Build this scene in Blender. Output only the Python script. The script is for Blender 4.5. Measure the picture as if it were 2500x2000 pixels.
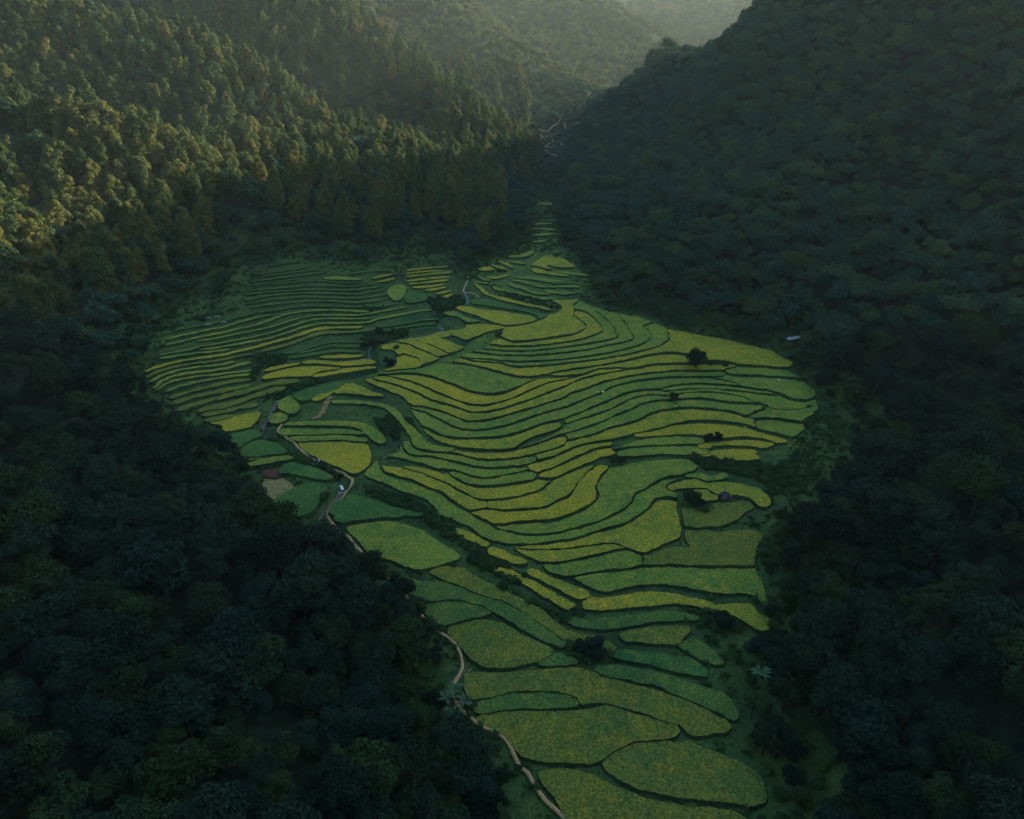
import bpy, bmesh, math, random, time
import numpy as np
from mathutils import Vector, Matrix, Euler
from mathutils.geometry import delaunay_2d_cdt
T0=time.time()
random.seed(4); RNG=np.random.default_rng(11)
for o in list(bpy.data.objects): bpy.data.objects.remove(o)
scene=bpy.context.scene; COL=scene.collection
# ---------------------------------------------------------------- camera, sky, sun, exposure
cam=bpy.data.objects.new('camera',bpy.data.cameras.new('camera')); COL.objects.link(cam)
cam.location=(0,0,130); cam.rotation_euler=(math.radians(90-25),0,0)
cam.data.sensor_width=36; cam.data.lens=36*1670/2500; cam.data.clip_start=1; cam.data.clip_end=9000
scene.camera=cam
HAZE=0.00005
SUN_AZ=math.radians(60); SUN_EL=math.radians(20.7)      # azimuth clockwise from the valley axis (+Y)
world=bpy.data.worlds.new('World'); scene.world=world; world.use_nodes=True
nt=world.node_tree; sky=nt.nodes.new('ShaderNodeTexSky'); sky.sky_type='NISHITA'; sky.sun_disc=False
sky.sun_elevation=SUN_EL; sky.sun_rotation=SUN_AZ; sky.air_density=1.2; sky.dust_density=0.8; sky.ozone_density=2.2
nt.links.new(sky.outputs[0],nt.nodes['Background'].inputs[0]); nt.nodes['Background'].inputs[1].default_value=0.10
sun=bpy.data.objects.new('sun',bpy.data.lights.new('sun','SUN')); COL.objects.link(sun)
sun.data.energy=3.8; sun.data.angle=math.radians(0.6); sun.data.color=(1.0,0.84,0.58)
sd=Vector((math.sin(SUN_AZ)*math.cos(SUN_EL),math.cos(SUN_AZ)*math.cos(SUN_EL),math.sin(SUN_EL)))
sun.rotation_euler=sd.to_track_quat('Z','Y').to_euler(); sun.location=sd*800
scene.view_settings.view_transform='Standard'; scene.view_settings.look='None'
scene.view_settings.exposure=2.3; scene.view_settings.gamma=1
scene.render.engine='CYCLES'
scene.cycles.max_bounces=4; scene.cycles.volume_bounces=0; scene.cycles.diffuse_bounces=3; scene.cycles.transmission_bounces=2; scene.cycles.transparent_max_bounces=4
# ---------------------------------------------------------------- helpers
def tag(o,label=None,cat=None,group=None,kind=None):
    if label: o['label']=label
    if cat: o['category']=cat
    if group: o['group']=group
    if kind: o['kind']=kind
    return o
def mesh_np(name,V,F,mat=None,smooth=False):
    V=np.asarray(V,dtype=np.float32); F=np.asarray(F,dtype=np.int32)
    me=bpy.data.meshes.new(name); k=F.shape[1]
    me.vertices.add(len(V)); me.vertices.foreach_set('co',V.ravel())
    me.loops.add(F.size); me.loops.foreach_set('vertex_index',F.ravel())
    me.polygons.add(len(F)); me.polygons.foreach_set('loop_start',np.arange(0,F.size,k,dtype=np.int32))
    me.polygons.foreach_set('loop_total',np.full(len(F),k,dtype=np.int32))
    if smooth: me.polygons.foreach_set('use_smooth',np.ones(len(F),bool))
    me.update(calc_edges=True); me.validate()
    if mat: me.materials.append(mat)
    return me
def obj(name,me,parent=None,loc=(0,0,0)):
    o=bpy.data.objects.new(name,me); COL.objects.link(o); o.location=loc
    if parent: o.parent=parent
    return o
def empty(name,loc,rz=0.0,scale=1.0):
    o=bpy.data.objects.new(name,None); COL.objects.link(o); o.location=loc; o.rotation_euler=(0,0,rz); o.scale=(scale,)*3
    o.empty_display_size=0.5; return o
class N:
    """tiny node graph writer"""
    def __init__(s,name,rough=0.9,spec=0.1):
        s.m=bpy.data.materials.new(name); s.m.use_nodes=True; s.t=s.m.node_tree; s.b=s.t.nodes['Principled BSDF']
        s.b.inputs['Roughness'].default_value=rough; s.b.inputs['Specular IOR Level'].default_value=spec
    def n(s,typ,**kw):
        nd=s.t.nodes.new(typ)
        for k,v in kw.items(): setattr(nd,k,v)
        return nd
    def l(s,a,b): s.t.links.new(a,b)
    def pos(s): return s.n('ShaderNodeNewGeometry').outputs['Position']
    def noise(s,vec,scale,detail=2,rough=0.5):
        nd=s.n('ShaderNodeTexNoise'); nd.inputs['Scale'].default_value=scale; nd.inputs['Detail'].default_value=detail
        nd.inputs['Roughness'].default_value=rough; s.l(vec,nd.inputs['Vector']); return nd.outputs['Fac']
    def ramp(s,fac,stops):
        nd=s.n('ShaderNodeValToRGB'); e=nd.color_ramp.elements
        while len(e)<len(stops): e.new(0.5)
        for el,(p,c) in zip(e,stops): el.position=p; el.color=(*c,1) if len(c)==3 else c
        s.l(fac,nd.inputs[0]); return nd.outputs[0]
    def mix(s,a,b,fac,mode='MIX'):
        nd=s.n('ShaderNodeMix',data_type='RGBA',blend_type=mode)
        for sock,v in ((nd.inputs[0],fac),(nd.inputs[6],a),(nd.inputs[7],b)):
            if hasattr(v,'type') and hasattr(v,'is_linked'): s.l(v,sock)
            else: sock.default_value=(*v,1) if isinstance(v,tuple) else v
        return nd.outputs[2]
    def bump(s,h,strength,dist):
        nd=s.n('ShaderNodeBump'); nd.inputs['Strength'].default_value=strength; nd.inputs['Distance'].default_value=dist
        s.l(h,nd.inputs['Height']); s.l(nd.outputs[0],s.b.inputs['Normal'])
    def base(s,c):
        if hasattr(c,'is_linked'): s.l(c,s.b.inputs['Base Color'])
        else: s.b.inputs['Base Color'].default_value=(*c,1)
def dark(c,f): return tuple(x*f for x in c)
M={}
def rice_mat(name,c1,c2,c3):
    g=N(name,0.95,0.03); p=g.pos()
    big=g.noise(p,0.06,5,0.65); mid=g.noise(p,0.30,4,0.65); fine=g.noise(p,1.5,3,0.75); sp=g.noise(p,4.5,2,0.7)
    c=g.mix(g.ramp(big,[(0.36,c1),(0.64,c2)]),c3,g.ramp(mid,[(0.48,(0,0,0)),(0.66,(0.85,0.85,0.85))]))
    c=g.mix(c,g.ramp(fine,[(0.30,(0.30,0.38,0.38)),(0.5,(1,1,1)),(0.70,(2.0,1.75,1.3))]),0.8,'MULTIPLY')
    c=g.mix(c,g.ramp(sp,[(0.32,(0.35,0.42,0.42)),(0.5,(1,1,1)),(0.66,(1.8,1.65,1.3))]),0.9,'MULTIPLY')
    g.base(c); h=g.mix(fine,sp,0.5); g.bump(h,1.0,0.6); return g.m
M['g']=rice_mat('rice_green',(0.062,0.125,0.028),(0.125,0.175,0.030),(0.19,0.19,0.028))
M['e']=rice_mat('rice_green_shaded',(0.034,0.085,0.026),(0.062,0.115,0.026),(0.09,0.125,0.026))  # green with hillside shade and bottom vignette put into its colour
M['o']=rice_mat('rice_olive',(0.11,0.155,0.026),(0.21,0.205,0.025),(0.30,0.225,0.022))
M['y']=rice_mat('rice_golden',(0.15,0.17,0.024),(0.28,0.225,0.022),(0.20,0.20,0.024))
M['q']=rice_mat('rice_olive_shaded',(0.056,0.098,0.024),(0.100,0.125,0.024),(0.14,0.135,0.022))  # olive darkened to put vignette shade into the bottom and right-edge fields
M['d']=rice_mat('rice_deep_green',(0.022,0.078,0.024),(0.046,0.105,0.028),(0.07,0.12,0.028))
M['s']=rice_mat('rice_stubble',(0.15,0.13,0.065),(0.22,0.18,0.075),(0.11,0.12,0.045))
M['b']=rice_mat('bare_soil',(0.07,0.040,0.028),(0.11,0.055,0.035),(0.05,0.037,0.03))
def ground_mat(name,cols,bank=None,bs=1.3,grass=False):
    g=N(name,0.95,0.05); p=g.pos(); a=g.noise(p,0.06,4,0.6); b=g.noise(p,bs,4,0.7)
    c=g.ramp(a,[(0.30,cols[0]),(0.5,cols[1]),(0.72,cols[2])])
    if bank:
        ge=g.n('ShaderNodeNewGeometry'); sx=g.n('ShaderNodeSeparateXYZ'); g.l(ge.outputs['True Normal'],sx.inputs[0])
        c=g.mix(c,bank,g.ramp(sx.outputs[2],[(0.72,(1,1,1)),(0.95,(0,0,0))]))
    if grass:
        at_=g.n('ShaderNodeAttribute',attribute_name='grass'); c=g.mix(c,g.ramp(g.noise(p,0.15,3,0.6),[(0.35,(0.040,0.095,0.024)),(0.65,(0.090,0.140,0.028))]),at_.outputs['Fac'])
    c=g.mix(c,g.ramp(b,[(0.3,(0.4,0.45,0.45)),(0.5,(1,1,1)),(0.7,(1.6,1.5,1.3))]),0.85,'MULTIPLY')
    g.base(c); g.bump(b,1.0,0.6); return g.m
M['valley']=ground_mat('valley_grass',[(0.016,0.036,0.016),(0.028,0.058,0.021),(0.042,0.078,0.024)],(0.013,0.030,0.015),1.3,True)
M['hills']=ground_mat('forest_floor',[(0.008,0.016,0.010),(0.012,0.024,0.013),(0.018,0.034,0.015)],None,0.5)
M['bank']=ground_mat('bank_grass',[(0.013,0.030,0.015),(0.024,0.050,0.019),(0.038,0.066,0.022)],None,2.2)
def leaf_mat(name,cols,trans=0.25):
    g=N(name,0.8,0.04); oi=g.n('ShaderNodeObjectInfo'); tc=g.n('ShaderNodeTexCoord')
    c=g.ramp(oi.outputs['Random'],[(i/(len(cols)-1),c) for i,c in enumerate(cols)])
    nz=g.noise(tc.outputs['Object'],0.55,3,0.6)
    c=g.mix(c,g.ramp(nz,[(0.3,(0.65,0.7,0.7)),(0.7,(1.3,1.28,1.15))]),1.0,'MULTIPLY'); g.base(c)
    tr=g.n('ShaderNodeBsdfTranslucent'); g.l(c,tr.inputs[0]); ms=g.n('ShaderNodeMixShader'); ms.inputs[0].default_value=trans
    g.l(g.b.outputs[0],ms.inputs[1]); g.l(tr.outputs[0],ms.inputs[2]); g.l(ms.outputs[0],g.t.nodes['Material Output'].inputs[0]); return g.m
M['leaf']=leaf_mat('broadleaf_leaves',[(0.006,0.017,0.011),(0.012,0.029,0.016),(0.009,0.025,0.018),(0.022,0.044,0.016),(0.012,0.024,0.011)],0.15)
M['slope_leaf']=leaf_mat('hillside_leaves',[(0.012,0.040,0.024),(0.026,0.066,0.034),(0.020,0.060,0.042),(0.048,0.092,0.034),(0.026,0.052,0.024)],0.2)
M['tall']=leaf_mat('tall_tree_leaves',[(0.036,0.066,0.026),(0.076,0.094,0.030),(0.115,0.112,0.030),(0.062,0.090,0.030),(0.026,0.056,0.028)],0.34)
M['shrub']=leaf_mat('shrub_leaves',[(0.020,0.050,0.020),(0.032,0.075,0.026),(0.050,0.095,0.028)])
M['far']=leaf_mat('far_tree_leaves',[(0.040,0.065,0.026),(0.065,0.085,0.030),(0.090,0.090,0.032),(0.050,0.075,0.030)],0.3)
M['banana']=leaf_mat('banana_leaves',[(0.045,0.095,0.045),(0.075,0.13,0.07)],0.35)
g=N('bark'); g.base(g.ramp(g.noise(g.pos(),3,3),[(0.3,(0.022,0.022,0.018)),(0.7,(0.055,0.052,0.042))])); M['bark']=g.m
g=N('trodden_earth'); b=g.noise(g.pos(),2.5,4,0.7); c=g.ramp(b,[(0.25,(0.11,0.072,0.032)),(0.5,(0.29,0.19,0.085)),(0.75,(0.46,0.31,0.15))]); g.base(g.mix(c,(0.03,0.06,0.02),g.ramp(g.noise(g.pos(),0.9,3,0.7),[(0.62,(0,0,0)),(0.72,(0.7,0.7,0.7))]))); g.bump(b,0.6,0.2); M['path']=g.m
g=N('stream_stone',0.7,0.3); b=g.noise(g.pos(),2.6,4,0.75); g.base(g.ramp(b,[(0.38,(0.012,0.016,0.010)),(0.54,(0.075,0.060,0.045)),(0.70,(0.34,0.27,0.20))])); g.bump(b,1,0.4); M['stone']=g.m
g=N('grey_rock',0.8,0.2); b=g.noise(g.pos(),1.2,5,0.65); g.base(g.ramp(b,[(0.3,(0.02,0.02,0.018)),(0.6,(0.055,0.055,0.048)),(0.8,(0.12,0.12,0.105))])); g.bump(b,1,0.4); M['rock']=g.m
g=N('dark_water',0.35,0.25); b=g.noise(g.pos(),3,2); g.base((0.015,0.03,0.03)); g.bump(b,0.3,0.05); M['water']=g.m
g=N('white_water',0.5,0.4); b=g.noise(g.pos(),4,3); g.base(g.ramp(b,[(0.3,(0.30,0.32,0.31)),(0.6,(0.66,0.67,0.66))])); g.bump(b,0.6,0.1); M['foam']=g.m
def flat(name,c,r=0.8):
    g=N(name,r,0.2); b=g.noise(g.pos(),6,3); g.base(g.ramp(b,[(0.3,dark(c,0.75)),(0.7,dark(c,1.15))])); M[name]=g.m
flat('skin',(0.30,0.17,0.11)); flat('hat_straw',(0.80,0.77,0.60)); flat('white_cloth',(0.78,0.78,0.76)); flat('dark_cloth',(0.035,0.038,0.05)); flat('hair',(0.02,0.015,0.012))
flat('cream_sack',(0.85,0.84,0.60)); flat('buffalo_hide',(0.20,0.19,0.185)); flat('horn',(0.10,0.09,0.08)); flat('roof_sheet',(0.24,0.25,0.24),0.7); flat('timber',(0.16,0.12,0.08)); flat('concrete',(0.30,0.30,0.27)); flat('bamboo_pole',(0.45,0.42,0.30))
# ---------------------------------------------------------------- survey of the valley
# Field outlines were surveyed from the air; every crop of the survey has an origin and a scale.
CROP = {'A':(300,600,3.08),'B':(900,600,3.08),'C':(1400,750,3.08),'D':(600,950,3.08),'E':(1200,1050,3.08),
        'F':(1000,1400,2.3956),'G':(900,620,4.312),'H':(340,700,4.312),'P':(1250,820,4.312),'Q':(1600,820,4.312),
        'R':(880,900,4.312),'S':(580,920,4.312),'U':(600,620,5.39),'V':(1200,580,5.39),'X':(1100,250,4.312),'W':(0,0,0.86239)}
def px(s):
    """'G 12,34 56,78 P 1,2' -> full-size image points"""
    out=[]; c=None
    for t in s.split():
        if t in CROP: c=CROP[t]
        else:
            a,b=t.split(','); out.append((c[0]+float(a)/c[2], c[1]+float(b)/c[2]))
    return np.array(out)
# bunds (lines) of the big central fan of terraces: (width in metres, points)
LINES = [
 (1.3,'V 130,1315 180,1350 280,1385 400,1380 600,1360 900,1310 1080,1280 1200,1225 1245,1180 1225,1140 1160,1090 1100,1040 1075,1000 1085,950 1070,910 1090,880 1140,830 1200,780 1290,740'),
 (1.3,'G 1265,955 V 100,1435 250,1440 600,1430 850,1400 1100,1365 1300,1310 1440,1250 1460,1210 1430,1170'),
 (0.5,'V 1440,1180 1400,1120 1330,1050 1250,990 1160,965 1080,955'),
 (1.2,'G 1190,1000 V 0,1485 200,1500 500,1500 750,1475 1000,1445 1300,1400 1550,1355 1650,1325 1665,1300 1640,1260'),
 (0.5,'V 1650,1290 1610,1200 1560,1130 1480,1050 1400,990 1320,930 1250,880 1200,820'),
 (1.3,'G 1050,1030 1150,1045 V 0,1545 250,1560 600,1555 900,1530 1250,1485 1500,1430 1750,1385 1860,1350 1870,1310 1840,1260'),
 (0.5,'V 1850,1290 1800,1200 1750,1120 1690,1030 1640,960 1600,900'),
 (1.3,'G 960,1090 1060,1110 1200,1115 V 0,1615 250,1640 500,1640 850,1620 1200,1580 1500,1535 1800,1465 1980,1410 2080,1350 2095,1290 2060,1220 1990,1180 2040,1150 2200,1080'),
 (1.2,'G 980,1095 1100,1135 1300,1145 V 120,1650 250,1700 450,1705 800,1680 1200,1635 1600,1580 1900,1520 2156,1455 Q 80,90 140,40 140,0 C 705,160 735,120'),
 (1.5,'G 740,1130 880,1150 1000,1160 1100,1175 1200,1205 1350,1245 1500,1285 1600,1303 1720,1305 P 370,420 440,395 600,365 850,330 1050,295 1250,255 1400,215 1600,190 1750,190 1860,210 1960,240'),
 (1.5,'P 370,425 500,435 700,420 850,375 950,350 1100,345 1230,355 1350,340 1500,310 1700,300 1870,300 Q 400,300 600,275 760,290 900,320 1100,330 1350,350 1450,340'),
 (1.2,'R 130,95 160,78 240,70 350,65 500,60 650,70 800,110 950,165 1100,230 1250,270 1400,280 1530,255 1650,210 1750,155 1850,110 1950,95 2156,90 P 700,420'),
 (1.2,'R 240,70 350,95 450,120 550,150 700,210 850,280 1000,340 1150,385 1270,400 1400,380 1550,335 1700,275 1850,205 2000,145 2156,115 P 650,440 780,405'),
 (1.3,'R 130,95 170,125 300,155 450,205 600,265 750,340 900,380 1050,430 1150,465 1280,470 1450,440 1600,395 1750,345 1950,270 2156,190 P 600,510 750,450 900,415 1050,385 1230,360'),
 (1.3,'S 1180,40 1310,30 1400,80 1550,145 1700,205 1750,230 1780,280 1850,315 R 650,405 800,440 950,495 1100,555 1180,565 1350,545 1550,495 1800,420 2000,360 2156,310 P 600,620 800,555 900,510 1050,470 1250,430 1500,395 1700,378 1900,375 Q 500,378 700,374 745,395'),
 (1.3,'R 470,380 560,430 680,460 730,490 850,550 1000,625 1100,655 1250,655 1450,625 1650,570 1850,500 2000,455 2156,415 P 700,700 850,640 950,600 1050,545 1200,500 1400,470 1700,440 Q 200,443 450,438 600,440 700,432 745,400 710,375 780,348 860,318'),
 (1.2,'Q 720,380 760,405 900,425 1100,430 1300,442 1420,450 1560,470'),
 (1.4,'R 470,380 530,450 600,560 650,610 750,660 850,715 1000,740 1250,740 1450,730 1600,700 1750,650 1900,595 2000,570 2156,540 P 600,860 800,780 1000,700 1100,650 1250,600 1400,575 1550,570 1650,540 Q 250,522 450,512 650,520 800,530 900,545 1050,570 1200,590 1300,620 1450,680 1600,690 1680,640 1660,560 1560,470 1440,400 1380,350'),
 (0.8,'Q 600,445 660,460 800,490 890,540'),
 (2.6,'R 600,560 680,680 760,750 850,800 1000,845 1200,870 1450,875 1620,860 1720,800 1850,760 2000,700 2110,640 2130,590 2100,555'),
 (0.9,'P 520,890 535,930 600,930 700,890 850,845 1000,790 1130,730 1250,670 1350,635 1500,625 1620,640'),
 (1.2,'P 0,1215 200,1160 400,1090 500,1055 560,1040 700,1000 900,930 1100,840 1250,780 1350,730 1500,690 1640,680'),
 (1.0,'R 1700,800 P 180,1090 330,1040 480,985 535,930'),
 (1.2,'R 1600,880 P 0,1215'),
 (1.2,'P 540,1045 575,1080 575,1115 700,1085 850,1050 1050,970 1200,935 1350,890 1450,830 1600,790 1750,770 1900,762 Q 400,765 600,780 800,810 950,860 1080,880 1250,880 1500,920 1560,900 1700,800 1700,700 1680,640'),
 (1.2,'R 880,890 930,895 1050,910 1200,955 1400,970 1600,955 P 200,1265 400,1215 540,1160 575,1115'),
 (1.4,'R 440,760 460,870 550,925 700,930 850,955 1000,990 1200,1040 1400,1055 1600,1040 P 100,1380 270,1330 450,1275 600,1205 750,1150 900,1125 1050,1110 1200,1070 1390,1025 1550,990 1750,930 1900,905 Q 350,903 500,905 700,915 900,940 1050,985 1250,1040 1400,1080 1480,1070 1560,1000 1560,900'),
 (0.8,'P 240,1260 250,1300 275,1340'),
 (1.0,'R 240,930 400,950 600,1000 800,1060 900,1080 1000,1080 1100,1120 1200,1150 1350,1160 1500,1130 1650,1100 1760,1075 1860,1110'),
 (1.0,'P 150,1380 170,1410 165,1430'),
 (1.8,'R 900,1085 970,1145 1080,1210 1200,1245 1350,1250 1550,1230 1800,1185 P 260,1490 300,1450 450,1390 600,1320 750,1250 900,1190 1040,1165 1060,1110'),
 (0.8,'R 1860,1110 P 270,1470'),
 (1.3,'P 240,1495 350,1512 450,1508 600,1440 750,1370 850,1340 950,1290 1080,1260 1095,1225 1060,1195 1040,1165'),
 (1.8,'R 240,930 230,1000 400,1022 550,1012 700,1050 880,1100'),
 (1.0,'R 400,1025 500,1060 650,1110 800,1170 950,1240 1080,1310 1200,1370 1320,1395 1500,1385 1700,1345 1880,1290 1960,1240 2010,1190 P 420,1515'),
 (2.2,'R 200,960 205,1010 240,1085 330,1135 480,1175 650,1240 850,1320 950,1395 1050,1465 1130,1515'),
 (1.0,'R 1320,1395 1345,1440 1320,1480'),
 (1.1,'R 1130,1515 1200,1500 1320,1480 1500,1500 1750,1490 1950,1460 2070,1400 E 570,510 630,440 660,380 700,340 750,285 820,255 880,262 900,275'),
 (0.9,'P 450,1508 E 400,420 450,385'),
 (2.0,'R 1130,1515 1180,1540 1300,1605 1420,1655 1600,1640 1850,1615 E 430,692 520,670 650,620 740,570 795,510 785,440 800,390 840,330 890,275'),
 (1.3,'R 1420,1655 E 0,730 80,755 170,780 300,797 450,785 600,755 760,710 880,665 980,610 1040,560 1080,490 1170,440 1230,400 1300,365 1400,355 1480,330 1550,290 1530,250 1480,215 1350,212 1100,235 900,275'),
 (1.6,'R 150,960 90,1040 35,1110 60,1160 200,1215 350,1275 500,1335 680,1395 770,1475 830,1570 950,1610 1100,1670 D 1780,1125 1880,1165 E 0,840 60,855 150,870 250,870 400,860 600,830 800,770 1000,710 1120,640 1190,580 1230,530 1300,515 1390,525 1400,480 1330,450 1320,410 1400,370 1480,330'),
 (1.6,'R 145,965 180,955 200,940 240,930 380,870 440,760 480,745 530,770 545,830 600,862 700,885 880,890'),
 (1.6,'R 930,895 960,870 1010,848'),
 (0.8,'E 100,862 180,890 300,905 400,905 600,895 800,865 900,860 1000,885 1020,910'),
 (1.2,'E 100,865 200,920 300,980 380,1005 450,1008 600,988 800,945 1000,900 1100,930 1190,930 1300,870 1400,835 1430,790 1415,700 1400,600 1390,525'),
 (1.2,'E 370,1010 400,1045 480,1095 580,1112 800,1075 1000,1055 1110,1035 1140,1000 1130,930'),
 (1.1,'E 1110,1035 1200,1030 1330,1025 1500,1032 1700,1035 1950,1037 1990,1020'),
 (2.2,'E 580,1115 640,1150 700,1185 780,1225 850,1237 950,1222 1100,1187 1300,1180 1450,1200 1600,1235 1750,1262 1900,1252 1980,1282 2040,1335 2080,1340 2060,1200 1990,1020 2010,900 2050,790 1980,745 1850,740 1700,752 1640,745'),
 (1.8,'E 1190,935 1300,885 1400,862 1480,875 1445,830 1435,700 1425,620 1440,580 1600,560 1700,540 1800,530 1930,530 1980,590 1900,640 1840,700 1700,750'),
 (0.8,'E 1470,700 1475,660 1500,630 1560,618 1660,630'),
 (1.4,'R 40,110 130,90 G 200,1215 290,1215 550,1195 740,1140 880,1132 960,1085 1040,1030 1180,1000 1250,960 1300,900 1380,880 1395,830 1415,775 V 160,1190 200,1165 400,1130 600,1090 740,1010 830,990 900,950 910,910 850,860 800,840 830,812 1000,812 1180,790 1260,740'),
 (0.6,'G 1380,860 1395,890'),
 (0.9,'V 1120,770 1250,850 1340,905 1500,955 1700,1000 1900,1025 2040,1080 2150,1110 C 640,130 720,155 900,195 1150,240 1350,290 1480,320 1560,370 1650,420 1610,470'),
 (1.0,'P 850,1330 850,1395 820,1410'),
 (1.0,'P 1750,190 1860,215 1880,260 1870,305'),
 (0.7,'E 1650,745 1540,750 1430,740'),
 (0.9,'Q 40,578 110,590 250,575 450,563 650,565 850,582 1000,600 1180,620 1300,625'),
 (0.9,'Q 100,640 160,640 230,620 300,605 450,595 650,600 800,620 900,640 1000,680 1100,710 1180,742 1250,775 1350,785 1500,780 1660,740'),
 (1.6,'Q 115,680 180,688 300,670 450,665 600,680 750,705 900,715 1050,720 1180,742'),
 (0.8,'Q 160,640 180,690 240,735 250,775'),
 (2.0,'Q 1180,745 1100,790 1000,840 950,862'),
 (1.5,'Q 1080,880 1040,930 1080,990'),
]
# seeds: colour class g=green o=olive y=golden d=deep green, position, wording
SEEDS = [
 ('o','V 600,1250','broad golden field topping the central fan, narrowing to a neck at the forest edge'),
 ('o','V 600,1395','first thin green strip curving under the broad golden top field'),
 ('g','V 600,1465','second thin green strip curving under the broad golden top field'),
 ('g','V 600,1530','third curved green strip below the broad golden top field'),
 ('g','V 600,1600','fourth curved green strip below the broad golden top field'),
 ('g','V 600,1670','fifth curved green strip below the broad golden top field'),
 ('o','P 600,325','sixth strip below the golden top field, widening into the dull field behind the lone tree'),
 ('o','P 1500,250','yellow green strip pointed on the left, its right end at the round lone tree'),
 ('g','R 1200,130','big mottled green lobe in the middle of the fan, shaped like a drop'),
 ('y','R 1000,300','golden strip hugging the lower side of the big green lobe'),
 ('y','R 800,300','brightest golden strip, second below the big green lobe'),
 ('o','R 1000,470','olive strip, third below the big green lobe, running up to the lone tree'),
 ('g','R 1200,600','green strip, fourth below the big green lobe, where the two farmers work'),
 ('g','R 1200,690','green strip, fifth below the big green lobe, passing just right of the two farmers'),
 ('g','Q 1000,380','narrow dull green field right of the lone tree under the large olive field'),
 ('g','Q 1200,540','dull green field at the right rim where a farmer in a white hat stands'),
 ('o','R 1300,800','wide pale strip with a rounded right end above the thick dark bank'),
 ('g','P 1000,740','very thin green strip right of the wide pale strip, running to the small round bush'),
 ('g','P 1000,850','green strip below the very thin one, ending under the small round bush'),
 ('g','P 1100,900','green strip right of the rounded tongue, widening toward the small round bush'),
 ('g','Q 700,730','green strip arching right of the small round bush'),
 ('g','Q 450,545','thin green ribbon directly over the small round bush'),
 ('g','Q 600,640','thin green crescent right of the small round bush'),
 ('g','Q 1300,960','dull green quadrilateral at the far right rim of the fan'),
 ('o','P 300,1180','pale tongue with a rounded right tip in the middle of the lower fan'),
 ('o','P 1500,900','long wide olive strip crossing the right half above the golden arch'),
 ('g','R 1400,1010','green strip with a blunt right end under the pale tongue'),
 ('g','R 1400,1110','green strip under the blunt ended one, starting at the grass gully on the left'),
 ('g','R 1400,1190','short deep green crescent above the yellow double field'),
 ('y','P 700,1230','yellow tapering strip, upper of the two bright fingers left of the low bush'),
 ('y','P 800,1300','yellow tapering strip, lower of the two bright fingers left of the low bush'),
 ('o','R 1400,1300','golden field with a pointed right tip in the lower middle of the fan'),
 ('o','R 700,1180','long olive strip beginning round at the grass gully and ending at a short bund'),
 ('o','E 450,500','wide golden strip bending up to a finger beside the big light green field'),
 ('y','E 650,520','second golden strip bending up, directly left of the big light green field'),
 ('g','E 1100,320','big light green field like a boomerang at the right of the lower fan'),
 ('g','R 600,1300','long bright green ribbon snaking down from the gully and round the lower fan'),
 ('o','E 1100,750','large olive field left of the grassy path with the fork'),
 ('o','E 600,935','olive field with a faint bund on its upper side, left of the path fork'),
 ('g','E 800,1010','small green trapezoid field just below the path fork'),
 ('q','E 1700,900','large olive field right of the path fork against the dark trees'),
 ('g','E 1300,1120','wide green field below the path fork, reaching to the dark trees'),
 ('q','E 1700,620','olive field in front of the grey boulder'),
]
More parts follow.
